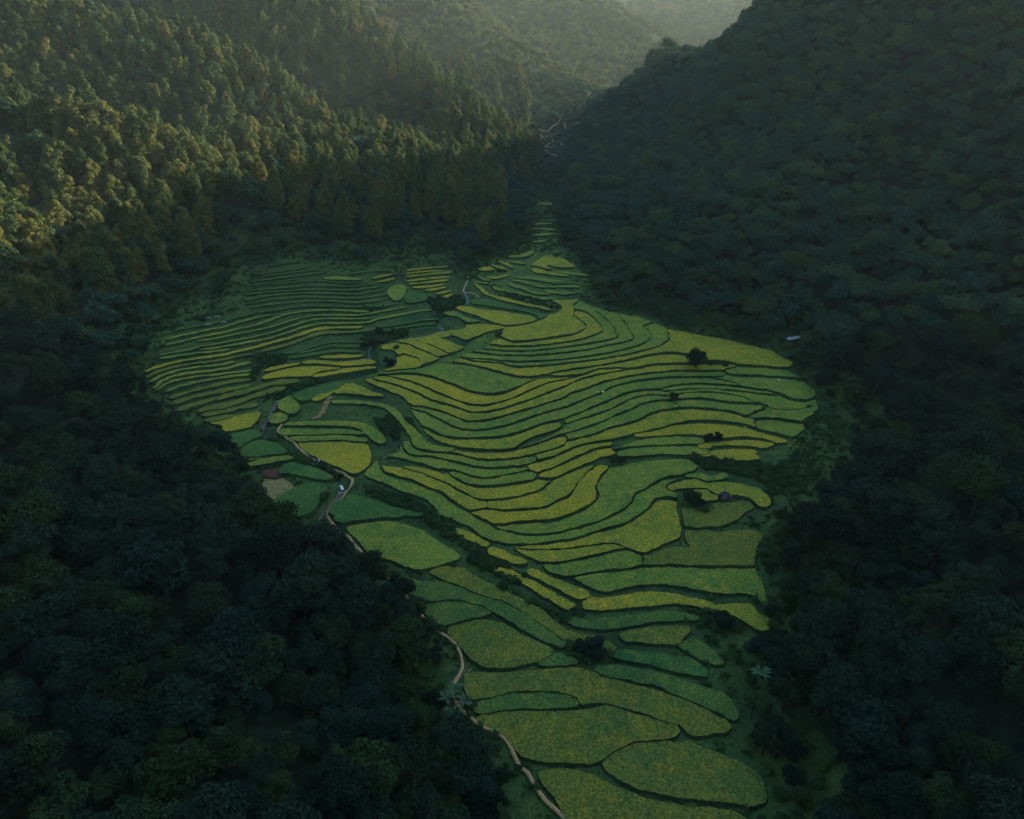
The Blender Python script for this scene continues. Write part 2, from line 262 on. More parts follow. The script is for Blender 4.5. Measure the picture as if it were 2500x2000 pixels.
# single fields: (colour, outline, label)
POLYS = [
 ('o','Q 460,1150 560,1130 700,1115 900,1095 1050,1100 1190,1130 1230,1150 1120,1175 950,1150 800,1145 620,1145 560,1175 500,1180','narrow yellow crescent right of the bush on the lower right arch'),
 ('y','Q 600,1215 800,1190 950,1195 1060,1215 1000,1240 1060,1262 1080,1290 1000,1308 800,1308 640,1288 480,1255 520,1240','bright yellow oval field at the right end above the scrub patch'),
 ('y','Q -210,1040 0,1010 200,945 350,925 500,920 700,930 900,960 1050,1005 1250,1060 1370,1110 1280,1130 1200,1095 1100,1070 900,1055 700,1080 480,1040 250,1030 0,1050 -200,1055','golden arch field above the oval bush at the right of the fan'),
 ('g','P 1100,1195 1250,1140 1420,1085 1700,1062 1960,1075 2000,1120 1700,1138 1400,1148 1180,1165 1060,1185','green strip under the golden arch, ending at the oval bush'),
 ('g','P 1130,1245 1220,1195 1400,1175 1700,1165 2000,1170 2060,1230 1850,1245 1600,1235 1400,1250 1200,1262','lower green strip ending at the tree clump, right of the yellow fingers'),
 ('o','E 1540,440 1600,440 1640,480 1700,500 1680,520 1600,530 1570,500','small olive patch between the dark tree clump and the grey boulder'),
 ('o','E 1340,420 1450,385 1570,370 1630,400 1700,390 1850,400 2000,440 2060,490 2080,560 2020,570 1950,510 1850,480 1750,490 1680,470 1620,430 1540,425 1440,430 1350,450','wavy olive field curving over the grey boulder'),
 ('g','E 1470,345 1560,325 1640,350 1750,320 1760,350 1700,370 1620,380 1560,355','small wavy green field at the foot of the scrub patch'),
 ('o','E 0,885 100,920 200,965 265,990 200,1003 100,962 0,925','short light strip on the bank under the bright green ribbon'),
 ('o','D 1560,1050 1650,1070 1750,1120 1815,1160 1790,1180 1700,1138 1600,1090','shortest yellow strip on the scrubby bank below the bright green ribbon'),
 ('o','E 275,1050 330,1045 450,1110 600,1170 720,1220 730,1243 680,1262 600,1238 500,1180 350,1110','light green spindle on the bank left of the path fork'),
 ('y','E 45,1050 100,1040 200,1090 350,1170 480,1240 600,1310 628,1330 570,1348 480,1290 350,1210 200,1130 100,1090','thin golden spindle on the dark scrubby bank'),
 ('o','E 690,1300 720,1268 900,1262 1100,1228 1250,1222 1450,1250 1600,1280 1690,1320 1800,1318 1900,1308 1960,1330 2020,1400 2090,1440 2050,1500 1980,1480 1850,1400 1760,1375 1680,1365 1620,1340 1500,1305 1350,1298 1100,1320 900,1338 740,1343 695,1328','golden strip with a wide leafy right end beside the dark trees'),
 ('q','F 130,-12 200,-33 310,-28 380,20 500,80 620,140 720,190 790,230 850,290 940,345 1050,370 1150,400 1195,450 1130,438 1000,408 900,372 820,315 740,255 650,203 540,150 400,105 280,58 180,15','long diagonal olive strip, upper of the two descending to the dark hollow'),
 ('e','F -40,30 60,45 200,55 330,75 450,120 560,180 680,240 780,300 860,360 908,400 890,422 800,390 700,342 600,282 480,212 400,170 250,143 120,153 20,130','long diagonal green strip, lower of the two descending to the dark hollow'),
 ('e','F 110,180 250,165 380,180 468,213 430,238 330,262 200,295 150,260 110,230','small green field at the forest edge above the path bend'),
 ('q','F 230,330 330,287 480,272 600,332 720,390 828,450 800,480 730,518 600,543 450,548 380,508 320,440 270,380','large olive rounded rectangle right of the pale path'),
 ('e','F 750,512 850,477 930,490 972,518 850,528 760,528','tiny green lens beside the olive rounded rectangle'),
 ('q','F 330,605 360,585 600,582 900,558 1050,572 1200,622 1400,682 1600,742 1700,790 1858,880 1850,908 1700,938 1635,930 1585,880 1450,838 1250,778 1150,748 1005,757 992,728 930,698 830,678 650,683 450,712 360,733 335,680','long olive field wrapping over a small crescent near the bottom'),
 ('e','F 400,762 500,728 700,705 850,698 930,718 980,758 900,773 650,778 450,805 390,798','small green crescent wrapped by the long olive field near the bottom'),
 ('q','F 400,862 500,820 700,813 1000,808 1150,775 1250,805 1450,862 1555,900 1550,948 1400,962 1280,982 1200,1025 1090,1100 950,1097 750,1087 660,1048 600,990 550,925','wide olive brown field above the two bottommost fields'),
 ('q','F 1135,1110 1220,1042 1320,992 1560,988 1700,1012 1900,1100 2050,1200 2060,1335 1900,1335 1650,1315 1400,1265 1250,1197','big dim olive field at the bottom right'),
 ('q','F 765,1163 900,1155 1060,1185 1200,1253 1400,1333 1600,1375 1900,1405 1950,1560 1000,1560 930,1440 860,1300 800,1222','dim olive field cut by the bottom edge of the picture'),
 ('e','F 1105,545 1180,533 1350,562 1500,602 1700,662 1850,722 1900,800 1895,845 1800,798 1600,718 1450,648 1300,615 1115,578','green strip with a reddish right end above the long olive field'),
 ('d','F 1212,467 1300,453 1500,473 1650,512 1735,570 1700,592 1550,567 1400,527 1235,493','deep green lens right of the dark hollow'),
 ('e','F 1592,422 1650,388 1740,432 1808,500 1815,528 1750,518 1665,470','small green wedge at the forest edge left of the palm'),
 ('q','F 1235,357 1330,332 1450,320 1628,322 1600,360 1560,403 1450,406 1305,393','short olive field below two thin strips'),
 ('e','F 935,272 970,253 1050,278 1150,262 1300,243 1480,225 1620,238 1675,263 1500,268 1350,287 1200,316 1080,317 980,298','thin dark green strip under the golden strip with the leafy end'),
 ('d','D 800,790 950,840 1150,900 1330,940 1200,948 1000,962 850,982 700,998 655,940 645,880 720,830','deep green field inside the bend of the ochre path'),
 ('g','D 780,1040 950,1002 1100,992 1300,1052 1450,1152 1595,1258 1480,1308 1300,1347 1100,1288 930,1228 860,1130','large green field below the path bend at the foot of the scrubby bank'),
 ('y','D 400,407 500,392 700,387 880,402 920,450 928,540 890,600 810,637 700,582 560,527 470,470','golden half moon field beside the path where a person in white walks'),
 ('g','D 335,362 500,347 700,347 850,367 905,393 700,378 400,388','thin green strip right above the golden half moon'),
 ('g','D 250,322 300,297 500,302 700,302 850,322 878,335 700,332 400,343 300,348','second thin green strip above the golden half moon'),
 ('g','D 300,270 350,250 600,240 850,247 980,312 1040,390 1010,412 930,352 860,292 700,270 400,268','dark green ribbon curling round the thin strips above the half moon'),
 ('g','D 650,85 800,83 1000,105 1120,150 1180,220 1240,270 1290,320 1330,370 1400,420 1560,455 1480,465 1350,450 1270,420 1240,340 1190,270 1130,200 1050,140 950,115 800,102 655,103','bright green ribbon curling along the scrubby gully'),
 ('o','S 1030,162 1180,65 1280,92 1400,160 1525,203 1450,208 1300,190 1150,172','small olive triangle below the spur of yellow grass'),
 ('d','S 600,190 800,112 1000,62 1140,35 1000,138 850,180 750,245 680,258 640,230','deep green wedge beside the stream gully'),
 ('o','S 800,248 850,172 950,115 1080,82 1160,60 1020,148 900,228 850,256','small yellow green wedge next to the deep green wedge'),
 ('g','S 450,250 520,203 570,198 618,270 638,340 580,397 520,368 445,330','rounded green plot right of the rocky stream'),
 ('g','S 370,402 420,373 508,382 508,440 450,487 352,487 343,450','small square green plot right of the rocky stream'),
 ('d','S -60,590 0,572 150,552 245,608 150,648 45,728 -20,745 -60,700','deep green plot left of the rocky stream'),
 ('d','S 62,742 150,682 270,658 400,702 508,797 300,818 150,845 40,815','larger deep green plot left of the stream bend'),
 ('g','S 90,930 250,862 500,833 578,860 400,887 200,925 100,945','thin green strip above the bare soil patch'),
 ('g','S -10,880 100,842 250,835 180,860 60,890','tiny green strip at the forest edge beside the deep green plot'),
 ('d','S 485,930 530,898 700,932 900,1002 975,1050 940,1077 800,1058 600,1018 465,1008','deep green field left of the weir'),
 ('d','S 400,1290 520,1212 640,1152 800,1112 928,1150 900,1230 830,1330 740,1438 550,1478 430,1418 392,1340','large deep green field below the bare soil patch'),
 ('s','S 280,1062 400,1042 480,1062 558,1120 556,1180 480,1248 390,1268 302,1210 268,1150','pale straw coloured stubble patch at the forest edge'),
 ('b','S 272,972 460,938 470,962 425,1035 322,1028','bare red brown soil patch at the forest edge'),
 ('y','U 990,1360 1100,1337 1300,1327 1530,1332 1450,1353 1300,1368 1100,1370','slim yellow lens on the left hillside above the stream'),
 ('y','U 750,1432 850,1398 1000,1402 1250,1425 1450,1393 1580,1378 1688,1430 1500,1457 1300,1467 1150,1457 950,1437','golden strip under the slim yellow lens'),
 ('y','U 235,1638 300,1582 450,1532 650,1492 850,1468 1050,1478 1238,1495 1150,1508 980,1537 890,1577 850,1607 700,1617 500,1617 350,1637','golden wedge field on the lower left hillside'),
 ('y','U 890,1618 902,1587 1050,1562 1300,1512 1600,1478 1698,1490 1500,1527 1250,1567 1050,1607','yellow strip lying along the stream under the golden wedge'),
 ('g','U 1040,320 1120,264 1200,267 1400,312 1528,350 1400,360 1200,344','pale green trapezoid near the top of the left terraces'),
 ('g','U 1900,430 1980,392 2060,402 2108,440 2080,520 2040,600 1980,618 1902,560 1882,500','irregular green plot at the shoulder of the left terraces'),
 ('d','G 400,392 550,402 600,480 450,518 392,490','small deep green plot under the irregular one'),
 ('o','G 930,562 980,543 1060,548 1150,577 1350,592 1550,622 1700,652 1748,690 1650,728 1470,752 1350,733 1270,700 1150,650 1000,602','golden leaf shaped field left of the neck of the top field'),
 ('d','G 1092,492 1200,462 1400,522 1600,572 1750,622 1870,640 1800,685 1780,650 1650,602 1450,572 1200,538 1092,520','deep green crescent above the golden leaf shaped field'),
 ('g','G 805,612 900,602 1000,660 1100,690 1150,713 1050,718 950,662 850,640','small green wedge below the golden leaf shaped field'),
 ('o','G 320,910 600,855 640,850 605,890 612,940 700,978 780,1018 835,1050 760,1080 735,1085 650,1035 520,985 420,935','yellow green plot with a curved bund, second on the stream bank'),
 ('o','G 145,960 250,935 300,925 420,948 520,1000 650,1048 728,1098 560,1170 540,1190 560,1130 540,1095 430,1060 335,1045 320,1070 265,1010 150,1000','yellow green plot, first on the stream bank beside the small clump'),
 ('y','G 330,1060 430,1070 535,1105 550,1130 530,1190 300,1215 160,1235 290,1190','little golden plot at the left tip of the grass spur'),
 ('o','G 650,850 850,802 870,850 740,875 850,925 950,965 990,985 850,1045 790,1012 700,970 625,935 615,890','yellow green plot, third on the stream bank'),
 ('o','G 870,800 1010,782 1060,728 1250,738 1430,767 1330,800 1240,820 1150,860 1060,900 1035,915 950,878 880,848','yellow green plot at the widest part of the grass spur'),
 ('o','H 765,1430 900,1382 1200,1312 1265,1332 1190,1440 1170,1478 1000,1515 905,1518 875,1460','olive plot with a rusty corner left of the rocky stream'),
 ('o','V 540,360 600,312 680,243 800,223 900,250 1000,320 1090,380 1000,398 850,388 760,362 705,380 770,425 700,408 600,373','rounded olive field at the top of the upper terraces'),
 ('o','V 535,402 600,397 720,440 800,452 950,482 1020,507 900,507 700,478 580,458','slim olive field under the rounded one on the upper terraces'),
 ('o','G 1165,150 1250,128 1308,160 1240,183 1180,172','small oval plot at the left edge of the upper terraces'),
]
# long thin strips: (colour, width in survey units, points, label)
STRIPS = [
 ('d',13,'H 240,495 400,455 600,410 750,385 900,355 1050,315 1200,275'),
 ('g',20,'H 290,550 450,510 650,465 800,435 900,420 1050,370 1200,330 1400,290'),
 ('g',18,'H 270,605 420,580 600,530 800,495 1000,455 1150,420 1350,360 1450,315 1650,265 1850,245 U 1294,745 1500,755 1620,752'),
 ('g',14,'H 600,560 800,545 1000,500 1200,465 1400,420 1600,350 1750,310 1900,295 U 1294,806 1450,806 1600,790 1750,757 2000,715 2140,678'),
 ('g',14,'H 650,620 850,590 1100,545 1300,505 1500,450 1700,375 1900,335 U 1294,854 1500,850 1650,838'),
 ('g',18,'H 640,658 850,630 1100,590 1350,545 1550,485 1750,415 1950,385 U 1294,910 1600,898 1700,862 1850,830 2140,772 G 550,592 660,588'),
 ('g',20,'H 230,710 400,680 560,650 620,640'),
 ('g',22,'H 220,747 450,715 640,690 850,677 960,668'),
 ('o',27,'H 70,900 200,835 400,785 490,768 700,742 900,712 1050,675 1200,640 1400,580 1550,550 1700,500 1850,450 2000,430 U 1294,967 1530,958'),
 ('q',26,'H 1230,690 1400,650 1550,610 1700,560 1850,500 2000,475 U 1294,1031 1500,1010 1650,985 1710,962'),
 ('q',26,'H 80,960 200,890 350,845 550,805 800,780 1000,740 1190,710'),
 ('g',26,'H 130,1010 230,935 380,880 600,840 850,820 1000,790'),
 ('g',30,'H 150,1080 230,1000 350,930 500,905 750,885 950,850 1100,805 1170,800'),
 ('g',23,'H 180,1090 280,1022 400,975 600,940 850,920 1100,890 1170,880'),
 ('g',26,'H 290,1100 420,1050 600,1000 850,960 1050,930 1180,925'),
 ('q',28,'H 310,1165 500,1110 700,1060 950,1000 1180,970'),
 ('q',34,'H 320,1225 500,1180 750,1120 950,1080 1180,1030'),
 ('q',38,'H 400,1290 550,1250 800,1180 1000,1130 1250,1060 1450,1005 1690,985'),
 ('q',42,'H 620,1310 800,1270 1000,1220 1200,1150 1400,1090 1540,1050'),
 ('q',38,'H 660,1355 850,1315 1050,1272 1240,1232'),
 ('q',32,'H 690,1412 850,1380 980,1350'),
 ('d',10,'U 300,160 450,125 600,105 680,95'),
 ('e',12,'U 100,262 350,235 600,200 800,165'),
 ('e',12,'U 250,287 500,255 780,215 980,200'),
 ('e',14,'U 60,360 300,335 600,290 850,262 1050,237'),
 ('d',10,'U 70,402 300,378 500,352 670,340'),
 ('e',11,'U 250,402 500,385 800,352 1000,347 1250,375 1500,390 1590,375'),
 ('e',12,'U 50,467 300,460 600,430 850,410 1100,420 1400,425 1600,400 1700,385'),
 ('e',12,'U 0,530 200,505 450,488 600,480 800,465 1050,465 1400,478 1600,455 1780,430'),
 ('e',14,'U 0,610 150,575 300,545 500,525 800,510 1100,515 1400,527 1650,500 1810,470'),
 ('e',14,'U 0,655 200,615 400,590 600,570 850,560 1150,570 1450,582 1650,560 1870,520'),
 ('e',16,'U 60,700 200,672 350,655 550,635 800,618 1050,612 1400,638 1650,620 1900,572 1960,560'),
 ('e',15,'U 100,765 300,752 450,722 650,690 850,680 1150,680 1400,695 1650,690 1850,670 2000,640'),
 ('d',12,'U 450,1310 700,1280 900,1210 1100,1155 1300,1150 1500,1155 1560,1150'),
 ('d',12,'U 700,1312 900,1260 1100,1212 1300,1208 1500,1215'),
 ('d',26,'U 600,1372 850,1322 1100,1283 1300,1278 1500,1283'),
 ('y',28,'U 250,1540 400,1500 600,1450 710,1430'),
 ('d',18,'G 140,802 300,780 500,750 700,725'),
 ('d',14,'G 100,772 350,735 560,692 740,680'),
 ('e',22,'U 1350,268 1500,232 1700,216 1900,228'),
 ('o',34,'U 1660,325 1750,298 1930,268'),
 ('o',34,'U 1740,368 1880,338 1975,318'),
 ('o',17,'G 390,170 600,150 830,130'),
 ('o',17,'G 400,203 600,185 770,175'),
 ('o',19,'G 400,240 600,215 870,187'),
 ('o',18,'G 400,288 600,263 850,237'),
 ('o',20,'G 420,318 600,300 830,270'),
 ('o',22,'G 470,352 650,340 800,312'),
 ('o',26,'G 605,388 700,370 810,345'),
 ('y',26,'G 725,420 800,400 870,377'),
 ('y',28,'G 775,450 830,442 872,422'),
 ('o',24,'G 1110,292 1160,340 1220,400 1300,440 1450,480 1650,530 V 600,908 700,933 780,965'),
 ('g',24,'V 10,612 60,660 200,700 400,740 600,790 780,812'),
 ('g',24,'V 200,575 300,632 420,660 480,700 600,730 770,750'),
 ('g',24,'V 290,572 360,562 500,600 620,640 740,652'),
 ('g',32,'V 330,522 500,522 650,550 800,570 950,577'),
 ('g',26,'V 760,650 900,640 1050,637 1160,647'),
 ('g',28,'V 695,700 850,720 1000,730 1120,717'),
 ('d',15,'V 800,602 1000,595 1150,610 1330,627'),
 ('g',24,'V 810,442 1000,462 1200,490 1340,502'),
 ('o',26,'V 85,292 200,350 280,410'),
 ('o',26,'V 5,345 100,390 200,435'),
 ('g',28,'V 245,312 350,322 440,350'),
 ('g',36,'V 205,252 350,250 450,222 560,172'),
 ('o',24,'V 0,520 80,528 160,510'),
 ('g',22,'G 1125,222 1200,258 1270,282'),
 ('g',20,'G 1105,283 1180,300 1260,312'),
 ('o',26,'G 1235,242 1350,250 1480,208'),
 ('g',26,'X 850,1070 960,1068 1080,1070'),
 ('d',14,'X 960,1202 1120,1202'),
 ('d',14,'X 930,1240 1130,1240'),
 ('g',16,'X 860,1285 960,1275 1060,1275'),
 ('g',20,'X 850,1332 980,1330 1090,1342'),
 ('g',24,'X 870,1400 980,1390 1100,1382'),
 ('g',30,'X 870,1470 960,1460 1010,1440'),
]
# edge of the open valley floor (forest begins outside), seen from the air
RIM = 'W 300,785 322,752 322,708 345,674 400,652 450,634 488,622 503,600 510,570 528,546 560,536 640,534 700,545 780,558 850,562 865,535 900,522 930,525 955,560 1000,572 1060,545 1112,512 1128,470 1130,440 1138,412 1160,402 1170,470 1195,525 1232,562 1245,600 1240,632 1300,648 1390,668 1430,692 1540,712 1640,738 1668,768 1700,815 1745,850 1785,925 1770,970 1700,1030 1660,1080 1612,1100 1595,1180 1615,1290 1610,1330 1560,1330 1510,1350 1520,1400 1550,1440 1560,1480 1545,1540 1600,1600 1610,1800 1130,1800 1100,1680 1045,1600 985,1530 948,1470 940,1400 925,1325 893,1262 853,1210 780,1170 735,1165 690,1115 640,1095 590,1085 550,1035 530,990 490,930 440,895 350,865 315,820'

# ground covered by bright grass: (strength, outline)
GRASS=[(1.0,'G -120,1310 0,1235 140,1205 300,1205 540,1180 700,1100 760,1080 900,1040 1060,960 1140,880 1290,810 1440,765 1400,830 1390,880 1320,900 1260,960 1180,1005 1040,1040 960,1090 880,1140 740,1150 550,1210 290,1235 160,1250 100,1270'),
 (0.55,'Q 1330,1110 1500,1070 1640,980 1760,870 1900,960 1850,1180 1700,1330 1640,1500 1550,1600 1400,1725 1250,1725 1330,1600 1300,1450 1240,1300'),
 (0.75,'V 150,200 500,130 800,100 1000,300 1200,480 1330,600 1250,700 1000,760 800,830 600,800 200,700 0,560 0,330'),
 (0.6,'G 1090,200 1500,60 1900,60 2000,500 1900,600 1400,450 1090,280'),
 (0.35,'U 800,60 1200,90 1900,190 2000,330 2100,420 2100,640 1850,640 1750,420 1500,350 1000,220'),
 (0.35,'U 1300,-60 2156,20 2156,200 1900,190'),
 (0.3,'S 1400,820 1560,700 1640,820 1500,950 1420,1040 1340,1000'),
 (0.35,'X 800,1000 1150,1000 1200,1300 1200,1600 700,1600'),
 (0.5,'E 1380,520 1440,520 1450,840 1490,880 1150,960 1120,930 1380,840 1400,700'),
]
# ---------------------------------------------------------------- camera model used by the survey
CAMZ=130.0; PITCH=math.radians(25.0); FPX=1670.0
cp,sp=math.cos(PITCH),math.sin(PITCH)
def ray(p):
    u=p[...,0]-1250.0; v=1000.0-p[...,1]
    return np.stack([u, FPX*cp+v*sp, v*cp-FPX*sp],-1)
def project(P):
    x,y,z=P[...,0],P[...,1],P[...,2]-CAMZ
    d=y*cp-z*sp; w=y*sp+z*cp
    d=np.maximum(d,1e-3)
    return np.stack([1250+FPX*x/d, 1000-FPX*w/d],-1), d
def smooth(p,closed=False,step=3.0):
    n=len(p); out=[]
    for i in (range(n) if closed else range(n-1)):
        if closed: a,b,c,d=p[(i-1)%n],p[i],p[(i+1)%n],p[(i+2)%n]
        else: a,b,c,d=p[max(i-1,0)],p[i],p[i+1],p[min(i+2,n-1)]
        m=max(1,int(np.hypot(*(c-b)[:2])/step)); t=(np.arange(m)/m)[:,None]
        m1=(c-a)*.5; m2=(d-b)*.5
        out.append((2*t**3-3*t**2+1)*b+(t**3-2*t**2+t)*m1+(-2*t**3+3*t**2)*c+(t**3-t**2)*m2)
    if not closed: out.append(p[-1:])
    return np.concatenate(out)
def inside(poly,X,Y):
    ins=np.zeros(X.shape,bool)
    for (ax,ay),(bx,by) in zip(poly,np.roll(poly,-1,0)):
        if ay==by: continue
        ins^=((ay>Y)!=(by>Y))&(X<(bx-ax)*(Y-ay)/(by-ay)+ax)
    return ins
def segdist(poly,X,Y,closed=False):
    """distance to a polyline, the side (+ left of travel) and the interpolated extra columns"""
    q=np.roll(poly,-1,0) if closed else poly[1:]; a=poly if closed else poly[:-1]
    best=np.full(X.shape,1e18); side=np.zeros(X.shape); ex=np.zeros(X.shape)
    for A,B in zip(a,q):
        dx,dy=B[0]-A[0],B[1]-A[1]; L=dx*dx+dy*dy+1e-9
        t=np.clip(((X-A[0])*dx+(Y-A[1])*dy)/L,0,1)
        ex_=(X-A[0]-t*dx)**2+(Y-A[1]-t*dy)**2; m=ex_<best
        best=np.where(m,ex_,best); side=np.where(m,np.sign(dx*(Y-A[1])-dy*(X-A[0])),side)
        if len(A)>2: ex=np.where(m,A[2]+t*(B[2]-A[2]),ex)
    return np.sqrt(best),side,ex
def hash2(i,j,s):
    h=(i.astype(np.int64)*374761393+j.astype(np.int64)*668265263+s*974634777)&0xffffffff
    h=((h^(h>>13))*1274126177)&0xffffffff
    return ((h^(h>>16))&0xffff)/65535.0
def vnoise(X,Y,size,seed):
    x=X/size; y=Y/size; i=np.floor(x); j=np.floor(y); fx=x-i; fy=y-j
    fx=fx*fx*(3-2*fx); fy=fy*fy*(3-2*fy)
    a=hash2(i,j,seed); b=hash2(i+1,j,seed); c=hash2(i,j+1,seed); d=hash2(i+1,j+1,seed)
    return (a*(1-fx)+b*fx)*(1-fy)+(c*(1-fx)+d*fx)*fy-0.5
def smax(a,b,k):
    h=np.clip(0.5+0.5*(a-b)/k,0,1); return b*(1-h)+a*h+k*h*(1-h)
# ---------------------------------------------------------------- the lie of the land
FY=[-400,100,200,300,450,600,1200,2500,4000]; FZ=[-20,0,8,20,38,48,75,115,170]
def floorz(Y):
    z=0
    for o in (-30,-15,0,15,30): z=z+np.interp(Y+o,FY,FZ)
    return z/5
CREEK_LINE=np.array([(-60,-40),(-112,215),(-118,255),(-84,330),(-44,400),(-24,480),(10,620),(30,800)],float)
def base0(X,Y):
    d,s,_=segdist(CREEK_LINE,X,Y)
    s=np.where(s>0,d,-d)
    t=np.maximum(s-6,0); l=t*t/(t+12); l=95*(1-np.exp(-l/95))*1.28
    w=np.clip((Y-150)/70,0,1)*np.clip((820-Y)/220,0,1)
    return floorz(Y)+0.27*l*w
def unproj(p,fn,far=2500.0):
    """image points -> ground points on the surface fn"""
    r=ray(p); r=r/r[...,1:2]
    lo=np.full(p.shape[:-1],30.0); hi=np.full(p.shape[:-1],far); t=lo.copy(); found=np.zeros(lo.shape,bool)
    prev=lo.copy()
    for k in range(260):
        t=np.where(found,t,prev*1.018)
        z=CAMZ+r[...,2]*t; below=z<fn(r[...,0]*t,t)
        new=below&~found; lo=np.where(new,prev,lo); hi=np.where(new,t,hi); found|=new
        prev=np.where(found,prev,t)
        if found.all(): break
    for k in range(26):
        m=(lo+hi)/2; b=CAMZ+r[...,2]*m<fn(r[...,0]*m,m); hi=np.where(b,m,hi); lo=np.where(b,lo,m)
    X=r[...,0]*hi; return np.stack([X,hi,fn(X,hi)],-1)
rim_px=px(RIM)
RIMP=unproj(rim_px,base0)[:,:2]
RIMP=smooth(RIMP,True,12.0)
def crest(pts,drop=9.0):
    """ridge crest: (image x, image y, distance north)"""
    o=[]
    for a,b,Yd in pts:
        r=ray(np.array([a,b],float)); o.append((r[0]/r[1]*Yd,Yd,CAMZ+r[2]/r[1]*Yd-drop))
    return smooth(np.array(o),False,25.0)
RIDGES=[ # slope of the flanks, crest
 (0.80,crest([(-300,60,400),(0,195,405),(120,250,408),(235,285,410),(385,335,412),(535,395,412),(640,455,410),(685,520,405),(700,590,400)],13)),
 (0.78,crest([(-200,-150,610),(170,20,610),(330,50,608),(480,75,605),(650,160,595),(780,270,575),(820,370,550),(865,440,525),(885,530,505)],13)),
 (0.78,crest([(-200,-300,930),(200,-230,905),(450,-170,875),(620,-115,845),(800,-40,810),(990,125,765),(1080,190,740),(1160,255,690),(1235,305,675),(1262,345,665)],12)),
 (0.42,crest([(600,-420,1500),(900,-150,1300),(1100,-20,1190),(1243,85,1130),(1350,155,1090),(1440,205,1060),(1500,240,1040)],8)),
 (0.40,crest([(1000,-500,2000),(1200,-250,1750),(1400,-60,1600),(1510,10,1540),(1628,90,1480),(1700,150,1440)],8)),
 (0.35,crest([(900,-200,2700),(1300,-120,2600),(1500,-70,2550),(1700,-60,2500),(2100,-120,2450),(2600,-250,2400)],0)),
 (0.85,crest([(1352,430,960),(1395,320,900),(1480,225,870),(1560,170,845),(1640,112,815),(1710,112,795),(1780,82,770),(1850,10,740)],9)),
]
RIDGES[-1]=(1.0,np.concatenate([RIDGES[-1][1],np.array([(268,712,226),(310,680,275),(355,640,318),(425,570,345),(500,450,350),(530,250,335),(540,0,335),(530,-300,330)],float)]))  # unseen ridge on the right, heights raised to keep sun off the valley
def ridge_tent(c,X,Y,fl,wob):
    t_=np.full(X.shape,-1e9)
    for A,B in zip(c[:-1],c[1:]):
        dx,dy=B[0]-A[0],B[1]-A[1]; L=dx*dx+dy*dy+1e-9
        t=np.clip(((X-A[0])*dx+(Y-A[1])*dy)/L,0,1)
        d=np.sqrt((X-A[0]-t*dx)**2+(Y-A[1]-t*dy)**2+64)-8
        t_=np.maximum(t_,A[2]+t*(B[2]-A[2])-fl*d*wob)
    return t_
RIDGES.append((0.8,np.array([(-540,260,200),(-400,90,215),(-320,-60,215),(-170,-230,225),(0,-310,225),(220,-330,260),(530,-330,330)],float)))  # unseen ridge left of and behind the camera, added to block skylight
def hill(X,Y,noise=True):
    z=base0(X,Y)
    d,_,_=segdist(RIMP,X,Y,True); ins=inside(RIMP,X,Y); d=np.where(ins,0.0,d)
    xm=np.interp(Y,[-400,90,150,250,420,600,1100,3000],[60,70,60,20,20,15,60,300])
    right=np.clip((X-xm)/60+0.5,0,1)
    sl=0.40*(1-right)+0.52*right
    rise=sl*np.maximum(d-3,0); cap=(60-38*np.clip((Y-250)/80,0,1))*(1-right)+120*right
    cap=cap*(1-0.85*np.clip((Y-620)/200,0,1)); rise=cap*(1-np.exp(-rise/cap))
    farw=np.clip((Y-900)/500,0,1); rise=rise*(1-0.7*farw)
    h=z+rise
    for i,(fl,c) in enumerate(RIDGES):
        if i>=6: tent=ridge_tent(c,X,Y,fl,1.0)
        else:
            dd,_,cz=segdist(c,X,Y); kk=np.sqrt(dd*dd+64)-8
            tent=cz-fl*kk*(1.0 if not noise else 1+0.28*vnoise(X,Y,70,5)*np.clip(dd/60,0,1))
        hr=smax(h,tent,14.0)
        # never bury the surveyed valley floor
        h=np.where(ins,h,h+(hr-h)*np.clip(d/18.0,0,1))
    if noise:
        w=np.clip(d/40,0,1)
        h=h+w*(np.where(X<0,13,8)*vnoise(X,Y,55,1)+3.5*vnoise(X,Y,23,2)+1.2*vnoise(X,Y,9,3))
    return np.where(h>380,380+150*(1-np.exp(-(h-380)/150)),h)
